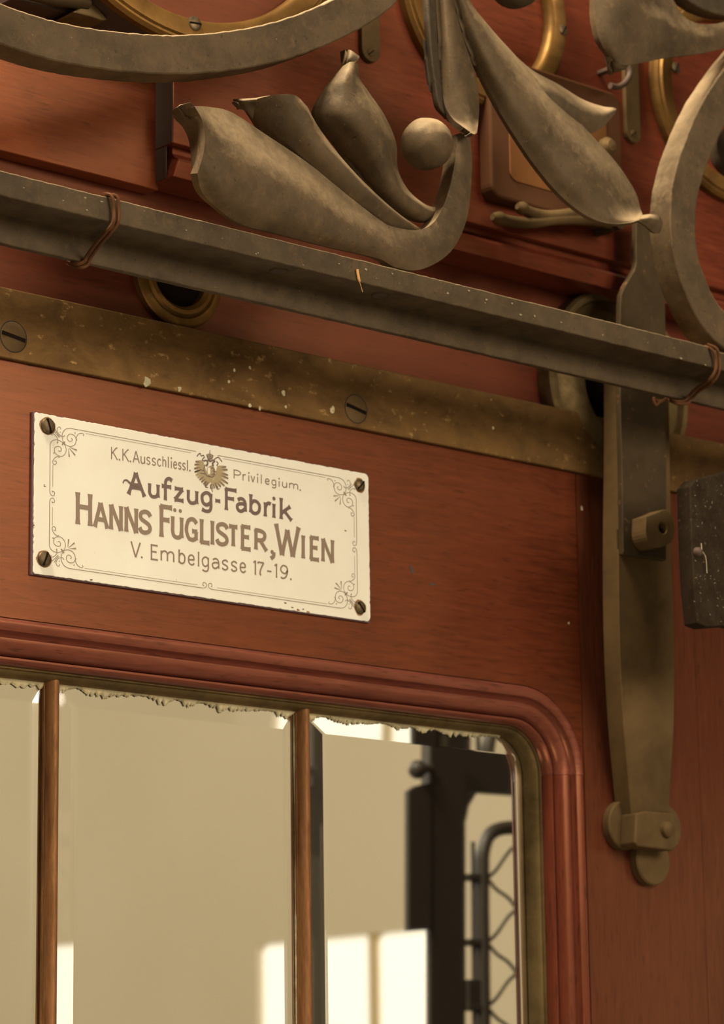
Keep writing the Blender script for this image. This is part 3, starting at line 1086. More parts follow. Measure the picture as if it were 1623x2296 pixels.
for c in ([(640, 880), (690, 1020)], [(660, 860), (640, 960)], [(700, 860), (740, 950)], [(600, 820), (550, 920), (600, 930)], [(740, 830), (780, 960), (830, 950)], [(560, 800), (530, 900)]):
    estroke(ed, c, 0.0008, 0.0005)
estroke(eg, [(690, 780), (692, 960)], 0.003, 0.0012)
for c in ([(560, 500), (590, 440), (560, 380), (510, 400)], [(700, 500), (690, 440), (730, 400), (700, 380)], [(590, 360), (640, 400), (700, 370)]):
    estroke(ed, c, 0.0014, 0.0008)
for c in ([(370, 300), (430, 240), (460, 290), (500, 280), (520, 320), (480, 370), (540, 400)], [(880, 410), (820, 330), (790, 320), (740, 350), (690, 390)], [(760, 400), (800, 440), (770, 490)]):
    estroke(ed, c, 0.0007)
ec.poly([ep(*q) for q in ((565, 260), (630, 235), (700, 275), (670, 345), (610, 355))])
estroke(ed, [(635, 170), (632, 240)], 0.0004)
estroke(ed, [(565, 260), (600, 350), (670, 350), (700, 275)], 0.0006)
estroke(ed, [(630, 240), (636, 350)], 0.0004)
eg.build('eagle_emblem', M_gold, SG, 0.00003)
ed.build('eagle_emblem', M_inkd, SG, 0.00005)
ec.build('eagle_emblem', M_inkl, SG, 0.00004)
sh = Ink()
sh.poly([ep(*q) for q in ((590, 530), (640, 530), (640, 650), (610, 670), (588, 630))])
sh.build('eagle_emblem', M_enamel, SG, 0.00007)
sh = Ink()
for c in ([(540, 470), (510, 560), (560, 680), (640, 720)], [(650, 540), (700, 540), (720, 640), (660, 680)], [(690, 600), (760, 610)], [(600, 690), (680, 720), (740, 660)], [(430, 560), (520, 600)], [(440, 640), (560, 660)]):
    estroke(sh, c, 0.0006)
sh.build('eagle_emblem', M_inkd, SG, 0.00009)

for (a, b_, an, r) in ((109, 955, 1.9, .0048), (808, 1088, 0.8, .0040), (101, 1253, 1.2, .0045), (809, 1362, 2.3, .0042)):
    c = P(a, b_, YP - .001)
    pts = []
    for i in range(16):
        q = 2 * math.pi * i / 16
        k = r * random.uniform(1.04, 1.3)
        pts.append((c.x + k * math.cos(q), YP - 0.0001, c.z + k * math.sin(q)))
    prism('rust_ring', pts, 0.00008, M_rust, SG, bevel=0)
    slotted_screw(c, YP - 0.0008, r, SG, an, M_screw, 0.0012)
# chips in the enamel
for (a, b_, r) in ((204, 1300, .0008), (100, 1090, .0006), (99, 1087, .0004), (774, 1190, .0007), (640, 1352, .0008), (655, 1362, .0007), (668, 1368, .0012), (690, 1372, .0012), (680, 1366, .0007), (76, 1178, .0006), (560, 1034, .0004)):
    c = P(a, b_, YP)
    pts = [(c.x + r * random.uniform(.5, 1.3) * math.cos(2 * math.pi * i / 7) * 1.4, YP - 0.0001, c.z + r * random.uniform(.5, 1.2) * math.sin(2 * math.pi * i / 7) * .7) for i in range(7)]
    prism('enamel_chip', pts, 0.0001, M_rust if r > .001 else M_inkd, SG, bevel=0)

# ------------------------------------------------------------------ brass rings and fittings on the boards
YR = 0.012


def ring_thing(name, label, c, ri, ro, yb, h, mat=M_brass, screws=(), group=None, prof=None):
    t = thing(name, (c.x, yb, c.z), label, 'ring', group)
    w = ro - ri
    prof = prof or [(ro, yb), (ro, yb - h * .55), (ro - w * .12, yb - h * .8), (ro - w * .2, yb - h * .8), (ro - w * .26, yb - h), (ri + w * .25, yb - h), (ri + w * .1, yb - h * .85), (ri, yb - h * .5), (ri, yb)]
    lathe('ring_body', c, prof, mat, t, 96)
    for a, b_, r, an in screws:
        p = P(a, b_, yb - h)
        slotted_screw(p, yb - h - 0.0002, r, t, an, M_screw, 0.0008)
    return t


# eyelet under the rail
c, ro = circ3((315, 632), (406, 733), (498, 668), YR - .006)
w = ro * .40
ring_thing('brass_eyelet', 'small round brass eyelet in the dark red board, just under the iron rail', c, ro - w, ro, YR, 0.008,
           prof=[(ro, YR), (ro, YR - .004), (ro - w * .2, YR - .006), (ro - w * .42, YR - .006), (ro - w * .5, YR - .0045), (ro - w * .62, YR - .007), (ro - w * .8, YR - .0075), (ro - w, YR - .005), (ro - w * 1.05, YR + .01), (ro - w * 1.1, YR + .03)])
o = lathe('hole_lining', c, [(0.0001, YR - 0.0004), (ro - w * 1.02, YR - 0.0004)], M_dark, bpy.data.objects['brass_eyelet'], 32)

# large ring behind the strap
c, ro = circ3((1231, 838), (1335, 650), (1503, 760), YR - .012)
w = ro * .52
ring_thing('brass_boss', 'large dished brass boss on the dark board behind the steel latch strap', c, ro - w, ro, YR, 0.014, M_brassd,
           prof=[(ro, YR), (ro, YR - .012), (ro - .002, YR - .014), (ro - .006, YR - .014), (ro - .008, YR - .010), (ro - w * .5, YR - .017), (ro - w * .85, YR - .016), (ro - w, YR - .010), (ro - w, YR)])
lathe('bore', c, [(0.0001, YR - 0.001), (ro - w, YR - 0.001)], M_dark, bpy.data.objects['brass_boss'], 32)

# upper left ring on its drum
yr = -0.052
c, ri = circ3((347, 0), (506, 47), (645, 4), yr)
p = P(372, 76, yr)
ro = math.hypot(p.x - c.x, p.z - c.z)
t = ring_thing('brass_porthole_ring', 'broad brass porthole ring with one slotted screw, behind the large iron scroll at upper left', c, ri, ro, yr + .008, 0.008, screws=((437, 53, .0047, 0.1),))
lathe('drum', c, [(ro - .0015, yr + .0075), (ro - .0005, yr + .012), (ro - .0005, Y2), (ro - .003, Y2), ], M_drum, t, 96)
lathe('inner_face', c, [(0.0001, yr + .012), (ri + .004, yr + .010)], M_wood_deep, t, 64)

yb = Y2
h = .009
c, ro = circ3((918, 5), (1278, 60), (1085, 228), yb - h)
p = P(1238, 60, yb - h)
ri = math.hypot(p.x - c.x, p.z - c.z)
ring_thing('brass_porthole_ring', 'blurred brass porthole ring behind the long hanging iron leaf, screw at its right', c, ri, ro, yb, h, screws=((1263, 68, .0040, 1.0),))
c, ro2 = circ3((1476, 135), (1513, 269), (1530, 12), yb - h)
ro2 = ro
pl = P(1477, 140, yb - h)
c = Vector((pl.x + ro * 0.985, yb - h, pl.z - ro * 0.12))
ring_thing('brass_porthole_ring', 'brass porthole ring at the right edge, between the upper right leaf and the curved scroll', c, ri, ro, yb, h, screws=((1516, 152, .0042, 1.2),))


# little bracket left of the drum
bk = thing('bracket', P(190, 20, -.03), 'small dull brass bracket with pointed foot, top left beside the porthole drum', 'bracket')
prism('pointed_foot', [P(a, b_, -.036) for a, b_ in ((163, 27), (205, 2), (222, 18), (243, 44), (232, 46), (200, 36))], .03, M_brassd, bk, bevel=.001)
tube('bracket_rod', [P(40, -22, -.036), P(120, -2, -.036), P(196, 6, -.036)], .0042, M_latchd, bk, 16)
prism('backing_bar', [P(a, b_, -.024) for a, b_ in ((30, -60), (250, -20), (262, 60), (236, 52), (30, -2))], .034, M_drum, bk, bevel=.001)


# rounded strap ends
def strap(pxc, py0, py1, half, label, screw_y):
    yb_ = Y2 - .0035
    a, b_ = P(pxc, py0, yb_), P(pxc, py1, yb_)
    r = half
    pts = [(b_.x + r, yb_, a.z), (b_.x - r, yb_, a.z)]
    for i in range(13):
        q = math.pi + math.pi * i / 12
        pts.append((b_.x + r * math.cos(q), yb_, b_.z + r + r * math.sin(q)))
    t = thing('strap', (b_.x, Y2, a.z), label, 'strap')
    prism('strap_plate', pts, .0035, M_latch, t, bevel=.0005)
    s = P(pxc - 2, screw_y, yb_)
    slotted_screw(s, yb_ - .0002, .0028, t, .7, M_latch, .0006)


strap(833, 20, 138, .0080, 'short round-ended steel strap on the red board, just above the curled iron leaf', 118)
strap(1422, 100, 320, .0072, 'round-ended steel strap hanging below the upper right iron leaf', 300)

# lock plate with knob and finger levers
yl = Y2 - .012
a, b_ = P(1096, 150, yl), P(1398, 540, yl)
ztop = P(1096, 118, yl).z
zbot = P(1096, 436, yl).z
xa, xb = a.x, P(1398, 400, yl).x
lp = thing('lock_plate', (xa, Y2, zbot), 'rounded coppery lock case on the board behind the long iron leaf', 'lock plate')
pts = []
rr = .009
for cx_, cz_, a0 in ((xb - rr, ztop - rr, 0), (xa + rr, ztop - rr, 90), (xa + rr, zbot + rr, 180), (xb - rr, zbot + rr, 270)):
    for i in range(7):
        q = math.radians(a0 + 15 * i)
        pts.append((cx_ + rr * math.cos(q), yl, cz_ + rr * math.sin(q)))
prism('case', pts, .012, M_copper, lp, bevel=.002, seg=3)
pts2 = []
mx, mz = (xa + xb) / 2, (ztop + zbot) / 2
for p in pts:
    pts2.append((mx + (p[0] - mx) * .74, yl - .0012, mz + (p[2] - mz) * .72))
prism('sheen_panel', pts2, .0015, M_sheen, lp, bevel=.0006)  # raised panel coloured as the reflection on the case
c = P(1360, 330, yl - .006)
lathe('knob', (c.x, 0, c.z), [(.0001, yl - .012), (.004, yl - .0115), (.0068, yl - .008), (.0065, yl - .004), (.0045, yl - .002), (.0045, yl)], M_latch, lp, 28)
for nm, pp, lab in (('upper', ((1160, 462), (1195, 478), (1235, 484), (1300, 476), (1370, 468)), 'upper of two short brass finger levers below the lock case'),
                    ('lower', ((1104, 486), (1145, 496), (1190, 500), (1250, 492), (1330, 494), (1385, 505)), 'lower of two brass finger levers, the longer one just above the cornice line')):
    yy = -.034
    k = cr([P(a, b_, yy) for a, b_ in pp], 34)
    lv = thing('finger_lever', k[-1], lab, 'lever', None)
    tube('lever_rod', k, .0042, M_latch, lv, 14, rf=lambda t: (0.55 if t < .01 else 0.9 if t < .04 else 1.1 if t < .12 else .92))
    e = k[-1]
    tube('pivot_pin', [e + Vector((-.004, -.006, 0)), e + Vector((-.004, .018, 0))], .005, M_latchd, lv, 14)

# hook and hanging bits by the upper right leaf
hk = cr([P(a, b_, -.045) for a, b_ in ((1408, 140), (1412, 165), (1402, 185), (1385, 195), (1368, 192))], 24)
o = tube('hook', hk, .0022, M_hook, None, 10)
tag(o, 'small rusty hook on the board right under the upper right iron leaf', 'hook')
tube('hook_foot', [hk[0], hk[0] + Vector((0, .03, 0))], .0022, M_hook, o, 8)

# ------------------------------------------------------------------ latch at the right
LT = thing('door_latch', P(1450, 1500, 0), 'tall brown steel spring latch strap bolted upright on the door stile', 'latch')
rows = [((1388, 820), (1500, 840)), ((1388, 1000), (1502, 1010)), ((1386, 1250), (1506, 1250)), ((1389, 1450), (1512, 1450)), ((1398, 1620), (1511, 1620)), ((1410, 1760), (1503, 1765)), ((1416, 1835), (1500, 1835))]
dep = [-.028, -.028, -.028, -.027, -.024, -.018, -.014]
loft('spring_blade', [([[(a[0], a[1], d), ((a[0] + b_[0]) / 2, (a[1] + b_[1]) / 2, d - .0022), (b_[0], b_[1], d)] for (a, b_), d in zip(rows, dep)], .0155)], M_latch, LT, 13, 40)
rows = [((1427, 480), (1479, 485)), ((1426, 560), (1479, 568)), ((1424, 600), (1480, 606)), ((1398, 648), (1490, 652)), ((1391, 690), (1492, 700)), ((1390, 860), (1494, 870)), ((1394, 1050), (1494, 1060)), ((1397, 1243), (1494, 1257))]
R2 = [[(a[0], a[1], -.040), (b_[0], b_[1], -.040)] for a, b_ in rows]
# straight runs: add near-duplicates so that the shoulder stays crisp
loft('flat_bar', [(R2, .0045)], M_latchd, LT, 5, 90)
box('bar_spacer', P(1400, 1240, -.0355).x, P(1488, 1240, -.0355).x, -.0356, -.0285, P(1440, 1235, -.0355).z, P(1440, 1190, -.0355).z, M_latchd, LT)


def holed_plate(name, outer, cpx, r, Y, depth, mat, parent):
    """rounded outline with a round hole through it"""
    o3 = cr([P(a, b_, Y) for a, b_ in outer + outer[:1]], 49)[:-1]
    c = P(*cpx, Y)
    n = 48
    ang = sorted([(math.atan2(p.z - c.z, p.x - c.x), p) for p in o3], key=lambda q: q[0])
    v, f = [], []
    for a, p in ang:
        i_ = Vector((c.x + r * math.cos(a), Y, c.z + r * math.sin(a)))
        v += [p, i_, p + Vector((0, depth, 0)), i_ + Vector((0, depth, 0))]
    for i in range(n):
        j = (i + 1) % n
        f += [(4 * i, 4 * j, 4 * j + 1, 4 * i + 1), (4 * i + 2, 4 * i + 3, 4 * j + 3, 4 * j + 2), (4 * i, 4 * i + 2, 4 * j + 2, 4 * j), (4 * i + 1, 4 * j + 1, 4 * j + 3, 4 * i + 3)]
    link(name, mesh(name, v, f), mat, parent, bevel=.0006)


holed_plate('eye_block', [(1448, 1158), (1470, 1150), (1490, 1142), (1502, 1150), (1510, 1168), (1513, 1190), (1508, 1212), (1495, 1222), (1476, 1228), (1460, 1225), (1448, 1200)], (1486, 1184), .0038, -.053, .013, M_latch, LT)
c = P(1486, 1184, -.041)
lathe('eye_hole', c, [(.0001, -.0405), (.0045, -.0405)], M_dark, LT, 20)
for (a, b_, r, d) in ((1404, 1850, .0165, -.0065), (1492, 1856, .0165, -.0063), (1466, 1930, .0165, -.0067)):
    c = P(a, b_, d)
    lathe('base_lobe', c, [(.0001, d), (r - .001, d), (r, d + .001), (r, -.0002)], M_latch, LT, 40)
pts = [P(a, b_, -.020) for a, b_ in ((1426, 1823), (1448, 1818), (1512, 1824), (1515, 1834), (1514, 1900), (1508, 1907), (1430, 1898), (1423, 1890))]
prism('square_washer', pts, .014, M_latch, LT, bevel=.0012)
c = P(1494, 1860, -.0205)
lathe('rivet', (c.x, 0, c.z), [(.0001, -.0245), (.0035, -.0243), (.0052, -.0228), (.0056, -.020)], M_latch, LT, 28)

# ------------------------------------------------------------------ slate block at the right edge
sb = thing('slate_block', P(1600, 1240, -.12), 'speckled black slate plate with one round screw, cut off by the right edge', 'slate plate')
pts = [P(a, b_, -.122) for a, b_ in ((1547, 1090), (1560, 1075), (1640, 1053), (1760, 1022), (1770, 1425), (1640, 1402), (1585, 1406), (1564, 1398), (1556, 1320), (1550, 1200))]
prism('plate', pts, .012, M_slate, sb, bevel=.0008)
c = P(1563, 1238, -.1225)
lathe('screw', (c.x, 0, c.z), [(.0001, -.1260), (.0018, -.1257), (.0030, -.1243), (.0032, -.122)], M_hook, sb, 24)
fk = Ink()
for i in range(80):
    c = P(random.uniform(1556, 1640), random.uniform(1075, 1400), -.122)
    r = random.uniform(.0001, .00042)
    a = random.uniform(0, 3.14)
    k = random.uniform(1, 3.2)
    q = [(r * k * math.cos(t * 1.05), r * .6 * math.sin(t * 1.05)) for t in range(6)]
    fk.poly([(c.x + u * math.cos(a) - w_ * math.sin(a), c.z + u * math.sin(a) + w_ * math.cos(a)) for u, w_ in q])
me = bpy.data.meshes.new('dust_flecks')
me.from_pydata([(p[0], -.1221 - p[2], p[1]) for p in fk.v], [], fk.f)
link('dust_flecks', me, M_fleck, sb, kind='stuff')
tube('fibre', cr([P(a, b_, -.1245) for a, b_ in ((1572, 1218), (1574, 1235), (1582, 1250), (1585, 1285))], 16), .00025, M_putty, sb, 6)

# ------------------------------------------------------------------ iron rail
YF, YBK = -.12, -.092
RL = thing('iron_rail', (.1, -.1, .16), 'long dusty black angle-iron rail running across the whole picture below the ornament', 'rail')
zt, zm, zl = .1884, .1743, .1585


def noisy_bar(name, x0_, x1_, y0_, y1_, z0_, z1_, mat, parent, n=220, j=.00018):
    v, f = [], []
    for i in range(n):
        x = x0_ + (x1_ - x0_) * i / (n - 1)
        r = lambda: random.uniform(-j, j)
        v += [(x, y0_, z1_ + r()), (x, y0_, z0_ + r()), (x, y1_, z0_ + r()), (x, y1_, z1_ + r())]
    for i in range(n - 1):
        for k in range(4):
            k2 = (k + 1) % 4
            f.append((i * 4 + k, i * 4 + k2, i * 4 + 4 + k2, i * 4 + 4 + k))
    f += [(0, 1, 2, 3), tuple((n - 1) * 4 + k for k in range(4))]
    return link(name, mesh(name, v, f), mat, parent, bevel=.0007)


xj = P(1597, 800, YF).x
noisy_bar('front_bar', -.30, xj, YF, YBK, zm, zt, M_ironrail, RL)
noisy_bar('front_bar', xj + .0006, .75, YF + .003, YBK, zm + .001, zt - .0006, M_ironrail, RL, 60)
noisy_bar('back_flange', -.30, .75, YBK, YBK + .0045, zl, zt - .002, M_ironrail, RL)
for (a, b_) in ((625, 598), (852, 656)):
    c = P(a, b_, YF + .012)
    me = bpy.data.meshes.new('rivet')
    bm = bmesh.new()
    bmesh.ops.create_uvsphere(bm, u_segments=20, v_segments=10, radius=.0055)
    for vv in bm.verts:
        vv.co = Vector((vv.co.x + c.x, vv.co.y + YF + .012, vv.co.z * .35 + zm))
    bm.to_mesh(me)
    bm.free()
    link('rivet', me, M_irond, RL, smooth=True)
# straw caught on the rail
k = cr([P(a, b_, YF - .0012) for a, b_ in ((801, 604), (803, 618), (806, 632), (810, 645), (813, 655))], 16)
tag(tube('straw', k, .00085, M_splinter, None, 8, rf=lambda t: 1.0 if t < .5 else .25), 'tiny orange straw stuck on the front of the iron rail', 'straw')
# dust flecks on the rail
for i in range(30):
    a = random.uniform(0, 1590)
    b_ = 383 + (775 - 383) * a / 1590 + random.uniform(6, 46)
    c = P(a, b_, YF - .0001)
    r = random.uniform(.0003, .0009)
    pts = [(c.x + r * random.uniform(.5, 1.3) * math.cos(2 * math.pi * q / 6) * 1.5, YF - .0002, c.z + r * random.uniform(.5, 1.2) * math.sin(2 * math.pi * q / 6) * .8) for q in range(6)]
    if i == 0:
        FL = Ink()
    FL.poly([(p[0], p[2]) for p in pts])
me = bpy.data.meshes.new('dust_flecks')
me.from_pydata([(p[0], YF - .0003 - p[2], p[1]) for p in FL.v], [], FL.f)
link('dust_flecks', me, M_fleck, RL, kind='stuff')


def wire(paths, label):
    t = thing('tie_wire', paths[0][0], label, 'wire')
    for k in paths:
        tube('strand', cr(k, 60), .0011, M_wire, t, 8)


def wpath(pts, dx):
    return [P(a, b_, y) + Vector((dx, 0, 0)) for a, b_, y in pts]


w1 = [(236, 452, -.100), (240, 440, -.117), (262, 441, -.1225), (266, 470, -.1225), (264, 500, -.1225), (246, 524, -.118), (222, 552, -.105), (203, 578, -.096), (196, 594, -.094), (178, 600, -.092), (152, 592, -.083)]
w1b = [(226, 446, -.100), (234, 436, -.117), (250, 440, -.1225), (255, 470, -.1225), (254, 497, -.1225), (238, 520, -.118), (213, 548, -.105), (196, 572, -.096), (188, 586, -.094), (172, 592, -.092), (150, 584, -.083)]
wire([wpath(w1, 0), wpath(w1b, 0)], 'rusty double tie wire wrapped around the rail at left, near the projecting cornice end')
w2 = [(1586, 772, -.117), (1606, 782, -.1225), (1613, 805, -.1225), (1611, 835, -.1225), (1596, 858, -.118), (1568, 876, -.104), (1552, 892, -.096), (1540, 904, -.094), (1515, 904, -.092), (1492, 892, -.083)]
w2b = [(1580, 776, -.117), (1598, 786, -.1225), (1604, 808, -.1225), (1603, 832, -.1225), (1588, 853, -.118), (1560, 872, -.104), (1546, 886, -.096), (1534, 898, -.094), (1513, 899, -.092), (1494, 888, -.083)]
wire([wpath(w2, 0), wpath(w2b, 0), [P(a, b_, -.085) for a, b_ in ((1495, 895), (1478, 900), (1466, 893), (1470, 908), (1480, 898))]], 'rusty tie wire with twisted end around the rail at the right edge of the picture')

# ------------------------------------------------------------------ wrought iron ornament
G = -.115
OR = thing('wrought_iron_ornament', P(800, 400, G), 'dusty wrought-iron scrollwork with curled leaves and balls above the rail', 'ironwork')
# big scroll, upper left
ribbon('scroll_bar', [(-150, -55), (-60, 15), (0, 51), (100, 85), (200, 106), (300, 118), (400, 122), (500, 115), (600, 98), (690, 70), (780, 30), (850, -15), (900, -70)], G, .0232, .019, M_iron, OR, 110)
# right hand scroll
ribbon('scroll_bar', [(1760, 60), (1700, 118), (1645, 185), (1597, 260), (1560, 345), (1538, 420), (1531, 485), (1536, 560), (1556, 632), (1590, 702), (1628, 742), (1680, 764), (1740, 764)], G, .0245, .019, M_iron, OR, 110)
# dark scroll end at the top right
ribbon('scroll_bar', [(1500, -70), (1545, -25), (1590, 0), (1640, 8), (1700, 0)], G + .004, .017, .012, M_irond, OR, 40)

yf = G
# palmette: big lobe and hooked stem
big = [
    [(436, 238, yf - .014), (452, 268, yf - .014), (459, 305, yf - .013), (455, 345, yf - .013), (442, 388, yf - .010)],
    [(470, 240, yf - .003), (480, 290, yf - .010), (482, 340, yf - .012), (470, 390, yf - .011), (452, 430, yf - .004)],
    [(520, 252, yf + .002), (520, 320, yf - .009), (514, 380, yf - .012), (500, 430, yf - .009), (483, 463, yf - .001)],
    [(600, 304, yf + .003), (585, 370, yf - .009), (572, 425, yf - .010), (560, 470, yf - .006), (540, 503, yf + .001)],
    [(690, 365, yf + .003), (675, 420, yf - .007), (660, 465, yf - .008), (650, 500, yf - .005), (640, 529, yf + .001)],
    [(780, 438, yf + .002), (765, 480, yf - .005), (755, 510, yf - .006), (748, 535, yf - .004), (742, 556, yf + .001)],
    [(850, 492, yf + .001), (845, 520, yf - .003), (842, 542, yf - .004), (842, 560, yf - .003), (845, 579, yf)],
    [(880, 508, yf), (880, 535, yf - .002), (882, 557, yf - .003), (885, 578, yf - .002), (888, 600, yf)],
    [(935, 516, yf), (937, 540, yf - .0015), (940, 562, yf - .002), (943, 583, yf - .001), (945, 604, yf)],
    [(968, 502, yf), (980, 522, yf - .001), (990, 542, yf - .0015), (1000, 558, yf - .001), (1008, 567, yf)],
    [(990, 470, yf), (1005, 480, yf - .001), (1020, 490, yf - .001), (1033, 497, yf - .001), (1044, 500, yf)],
    [(1008, 420, yf), (1020, 421, yf - .001), (1033, 422, yf - .001), (1045, 422, yf - .0005), (1056, 422, yf)],
    [(1020, 360, yf), (1030, 357, yf - .001), (1040, 355, yf - .001), (1050, 352, yf - .0005), (1058, 350, yf)],
    [(1026, 300, yf), (1033, 298, yf), (1039, 296, yf), (1046, 294, yf), (1052, 292, yf)],
]
lip = [
    [(390, 246, yf + .004), (398, 262, yf + .004), (418, 284, yf + .003), (432, 320, yf + .001), (439, 388, yf - .003)],
    [(404, 236, yf - .006), (420, 256, yf - .006), (440, 284, yf - .006), (447, 325, yf - .006), (441, 388, yf - .006)],
    [(427, 229, yf - .012), (440, 246, yf - .0135), (458, 290, yf - .0142), (457, 340, yf - .0138), (443, 389, yf - .0105)],
]
loft('leaf_lobe', [(big, lambda t: .0055 if t < .45 else .0055 + .0075 * min(1, (t - .45) / .2)), (lip, .0022)], M_iron, OR, 25, 80)
mid = [
    [(545, 233, yf + .006), (582, 220, yf - .002), (622, 212, yf - .006), (662, 214, yf - .006), (690, 240, yf - .001)],
    [(562, 262, yf + .014), (600, 250, yf + .003), (645, 240, yf - .005), (685, 250, yf - .006), (704, 268, yf - .002)],
    [(590, 305, yf + .016), (635, 300, yf + .004), (675, 295, yf - .004), (710, 300, yf - .005), (728, 305, yf - .001)],
    [(650, 375, yf + .014), (690, 365, yf + .004), (725, 360, yf - .003), (755, 355, yf - .005), (770, 358, yf - .001)],
    [(740, 450, yf + .012), (765, 435, yf + .004), (790, 425, yf - .001), (815, 418, yf - .003), (826, 418, yf)],
    [(840, 510, yf + .008), (855, 495, yf + .003), (870, 485, yf), (885, 478, yf - .002), (893, 478, yf)],
    [(930, 540, yf + .005), (933, 530, yf + .004), (937, 522, yf + .002), (941, 518, yf + .001), (945, 514, yf + .001)],
]
curl = [
    [(524, 222, yf + .006), (526, 228, yf + .006), (530, 236, yf + .006), (536, 244, yf + .006)],
    [(545, 221, yf + .000), (546, 227, yf - .001), (549, 236, yf + .001), (553, 250, yf + .006)],
    [(578, 219, yf - .004), (575, 226, yf - .004), (571, 240, yf + .003), (567, 268, yf + .012)],
]
loft('leaf_lobe', [(mid, .0035), (curl, .002)], M_iron, OR, 21, 60)
top = [
    [(775, 140, yf + .001), (783, 139, yf - .003), (790, 138, yf - .004), (797, 140, yf - .004), (804, 146, yf - .002)],
    [(748, 172, yf + .004), (765, 168, yf - .002), (780, 166, yf - .006), (795, 168, yf - .006), (806, 175, yf - .001)],
    [(718, 212, yf + .008), (745, 206, yf + .001), (775, 204, yf - .006), (808, 204, yf - .007), (828, 208, yf + .001)],
    [(702, 262, yf + .012), (736, 262, yf + .003), (780, 260, yf - .007), (832, 256, yf - .009), (863, 260, yf + .003)],
    [(744, 318, yf + .015), (780, 322, yf + .006), (822, 316, yf - .006), (862, 312, yf - .007), (888, 320, yf + .006)],
    [(798, 388, yf + .016), (822, 394, yf + .008), (855, 385, yf - .002), (878, 375, yf - .003), (892, 378, yf + .008)],
    [(848, 444, yf + .014), (864, 448, yf + .008), (885, 437, yf + .001), (902, 426, yf), (914, 424, yf + .008)],
    [(893, 482, yf + .012), (906, 480, yf + .008), (922, 468, yf + .003), (937, 456, yf + .003), (947, 454, yf + .008)],
    [(940, 500, yf + .011), (950, 494, yf + .008), (960, 484, yf + .006), (968, 474, yf + .006), (972, 464, yf + .009)],
    [(975, 490, yf + .010), (980, 482, yf + .009), (986, 474, yf + .009), (990, 466, yf + .009), (994, 458, yf + .010)],
]
curl = [
    [(769, 114, yf + .006), (770, 125, yf + .006), (771, 140, yf + .005), (773, 150, yf + .002)],
    [(785, 112, yf - .002), (784, 122, yf - .003), (781, 134, yf - .003), (775, 146, yf + .000)],
    [(806, 126, yf - .005), (804, 132, yf - .005), (800, 137, yf - .0045), (790, 142, yf - .0045)],
]
loft('leaf_lobe', [(top, .003), (curl, .002)], M_iron, OR, 25, 70)
c = P(957, 323, G + .002)
sphere('ball', c, 64 * .000252, M_iron, OR)
c = P(1155, -42, G + .002)
sphere('ball', c, 69 * .000255, M_irond, OR)
c = P(1652, 342, G + .016)
sphere('ball', c, 68 * .00027, M_irond, OR)

# hanging pair
loft('leaf_lobe', [([
    [(948, -60, yf + .004), (957, -60, yf + .002), (966, -60, yf + .003), (978, -60, yf + .006)],
    [(952, 30, yf + .004), (962, 30, yf + .001), (972, 30, yf + .003), (992, 30, yf + .006)],
    [(958, 110, yf + .004), (967, 110, yf + .001), (976, 110, yf + .003), (996, 110, yf + .006)],
    [(968, 190, yf + .004), (977, 190, yf + .001), (985, 190, yf + .003), (1000, 190, yf + .006)],
    [(978, 240, yf + .004), (986, 240, yf + .002), (994, 240, yf + .003), (1008, 240, yf + .006)],
    [(1002, 268, yf + .005), (1010, 270, yf + .004), (1018, 272, yf + .005), (1028, 274, yf + .007)]], .003)], M_irond, OR, 13, 50)
loft('leaf_lobe', [([
    [(980, -60, yf + .003), (992, -60, yf - .002), (1004, -60, yf - .003), (1016, -60, yf + .001)],
    [(986, 30, yf + .004), (998, 30, yf - .002), (1014, 30, yf - .003), (1030, 30, yf + .001)],
    [(988, 110, yf + .004), (1006, 110, yf - .003), (1026, 110, yf - .004), (1048, 110, yf + .001)],
    [(989, 180, yf + .004), (1014, 182, yf - .003), (1040, 182, yf - .004), (1068, 175, yf + .001)],
    [(996, 232, yf + .002), (1024, 238, yf - .004), (1050, 238, yf - .005), (1074, 232, yf + .001)],
    [(1013, 264, yf - .002), (1036, 272, yf - .006), (1055, 272, yf - .007), (1073, 266, yf - .001)],
    [(1036, 283, yf - .008), (1048, 290, yf - .010), (1060, 292, yf - .010), (1071, 284, yf - .006)],
    [(1052, 294, yf - .011), (1058, 299, yf - .012), (1064, 301, yf - .012), (1069, 298, yf - .010)]], .0045)], M_iron, OR, 19, 60)
# leaf behind the long leaf
loft('leaf_lobe', [([
    [(1150, 120, yf + .010), (1140, 150, yf + .006), (1140, 180, yf + .006), (1150, 210, yf + .008)],
    [(1195, 158, yf + .010), (1205, 185, yf + .003), (1210, 215, yf + .002), (1215, 245, yf + .006)],
    [(1250, 188, yf + .010), (1254, 208, yf + .002), (1262, 240, yf + .001), (1272, 285, yf + .006)],
    [(1305, 222, yf + .010), (1308, 240, yf + .002), (1312, 265, yf + .001), (1318, 300, yf + .006)],
    [(1350, 238, yf + .009), (1350, 252, yf + .004), (1350, 268, yf + .003), (1350, 286, yf + .005)],
    [(1374, 241, yf + .006), (1378, 247, yf + .005), (1377, 253, yf + .005), (1372, 262, yf + .005)],
    [(1382, 243, yf + .005), (1382, 246, yf + .005), (1381, 249, yf + .005), (1380, 252, yf + .005)]], .003)], M_iron, OR, 17, 50)
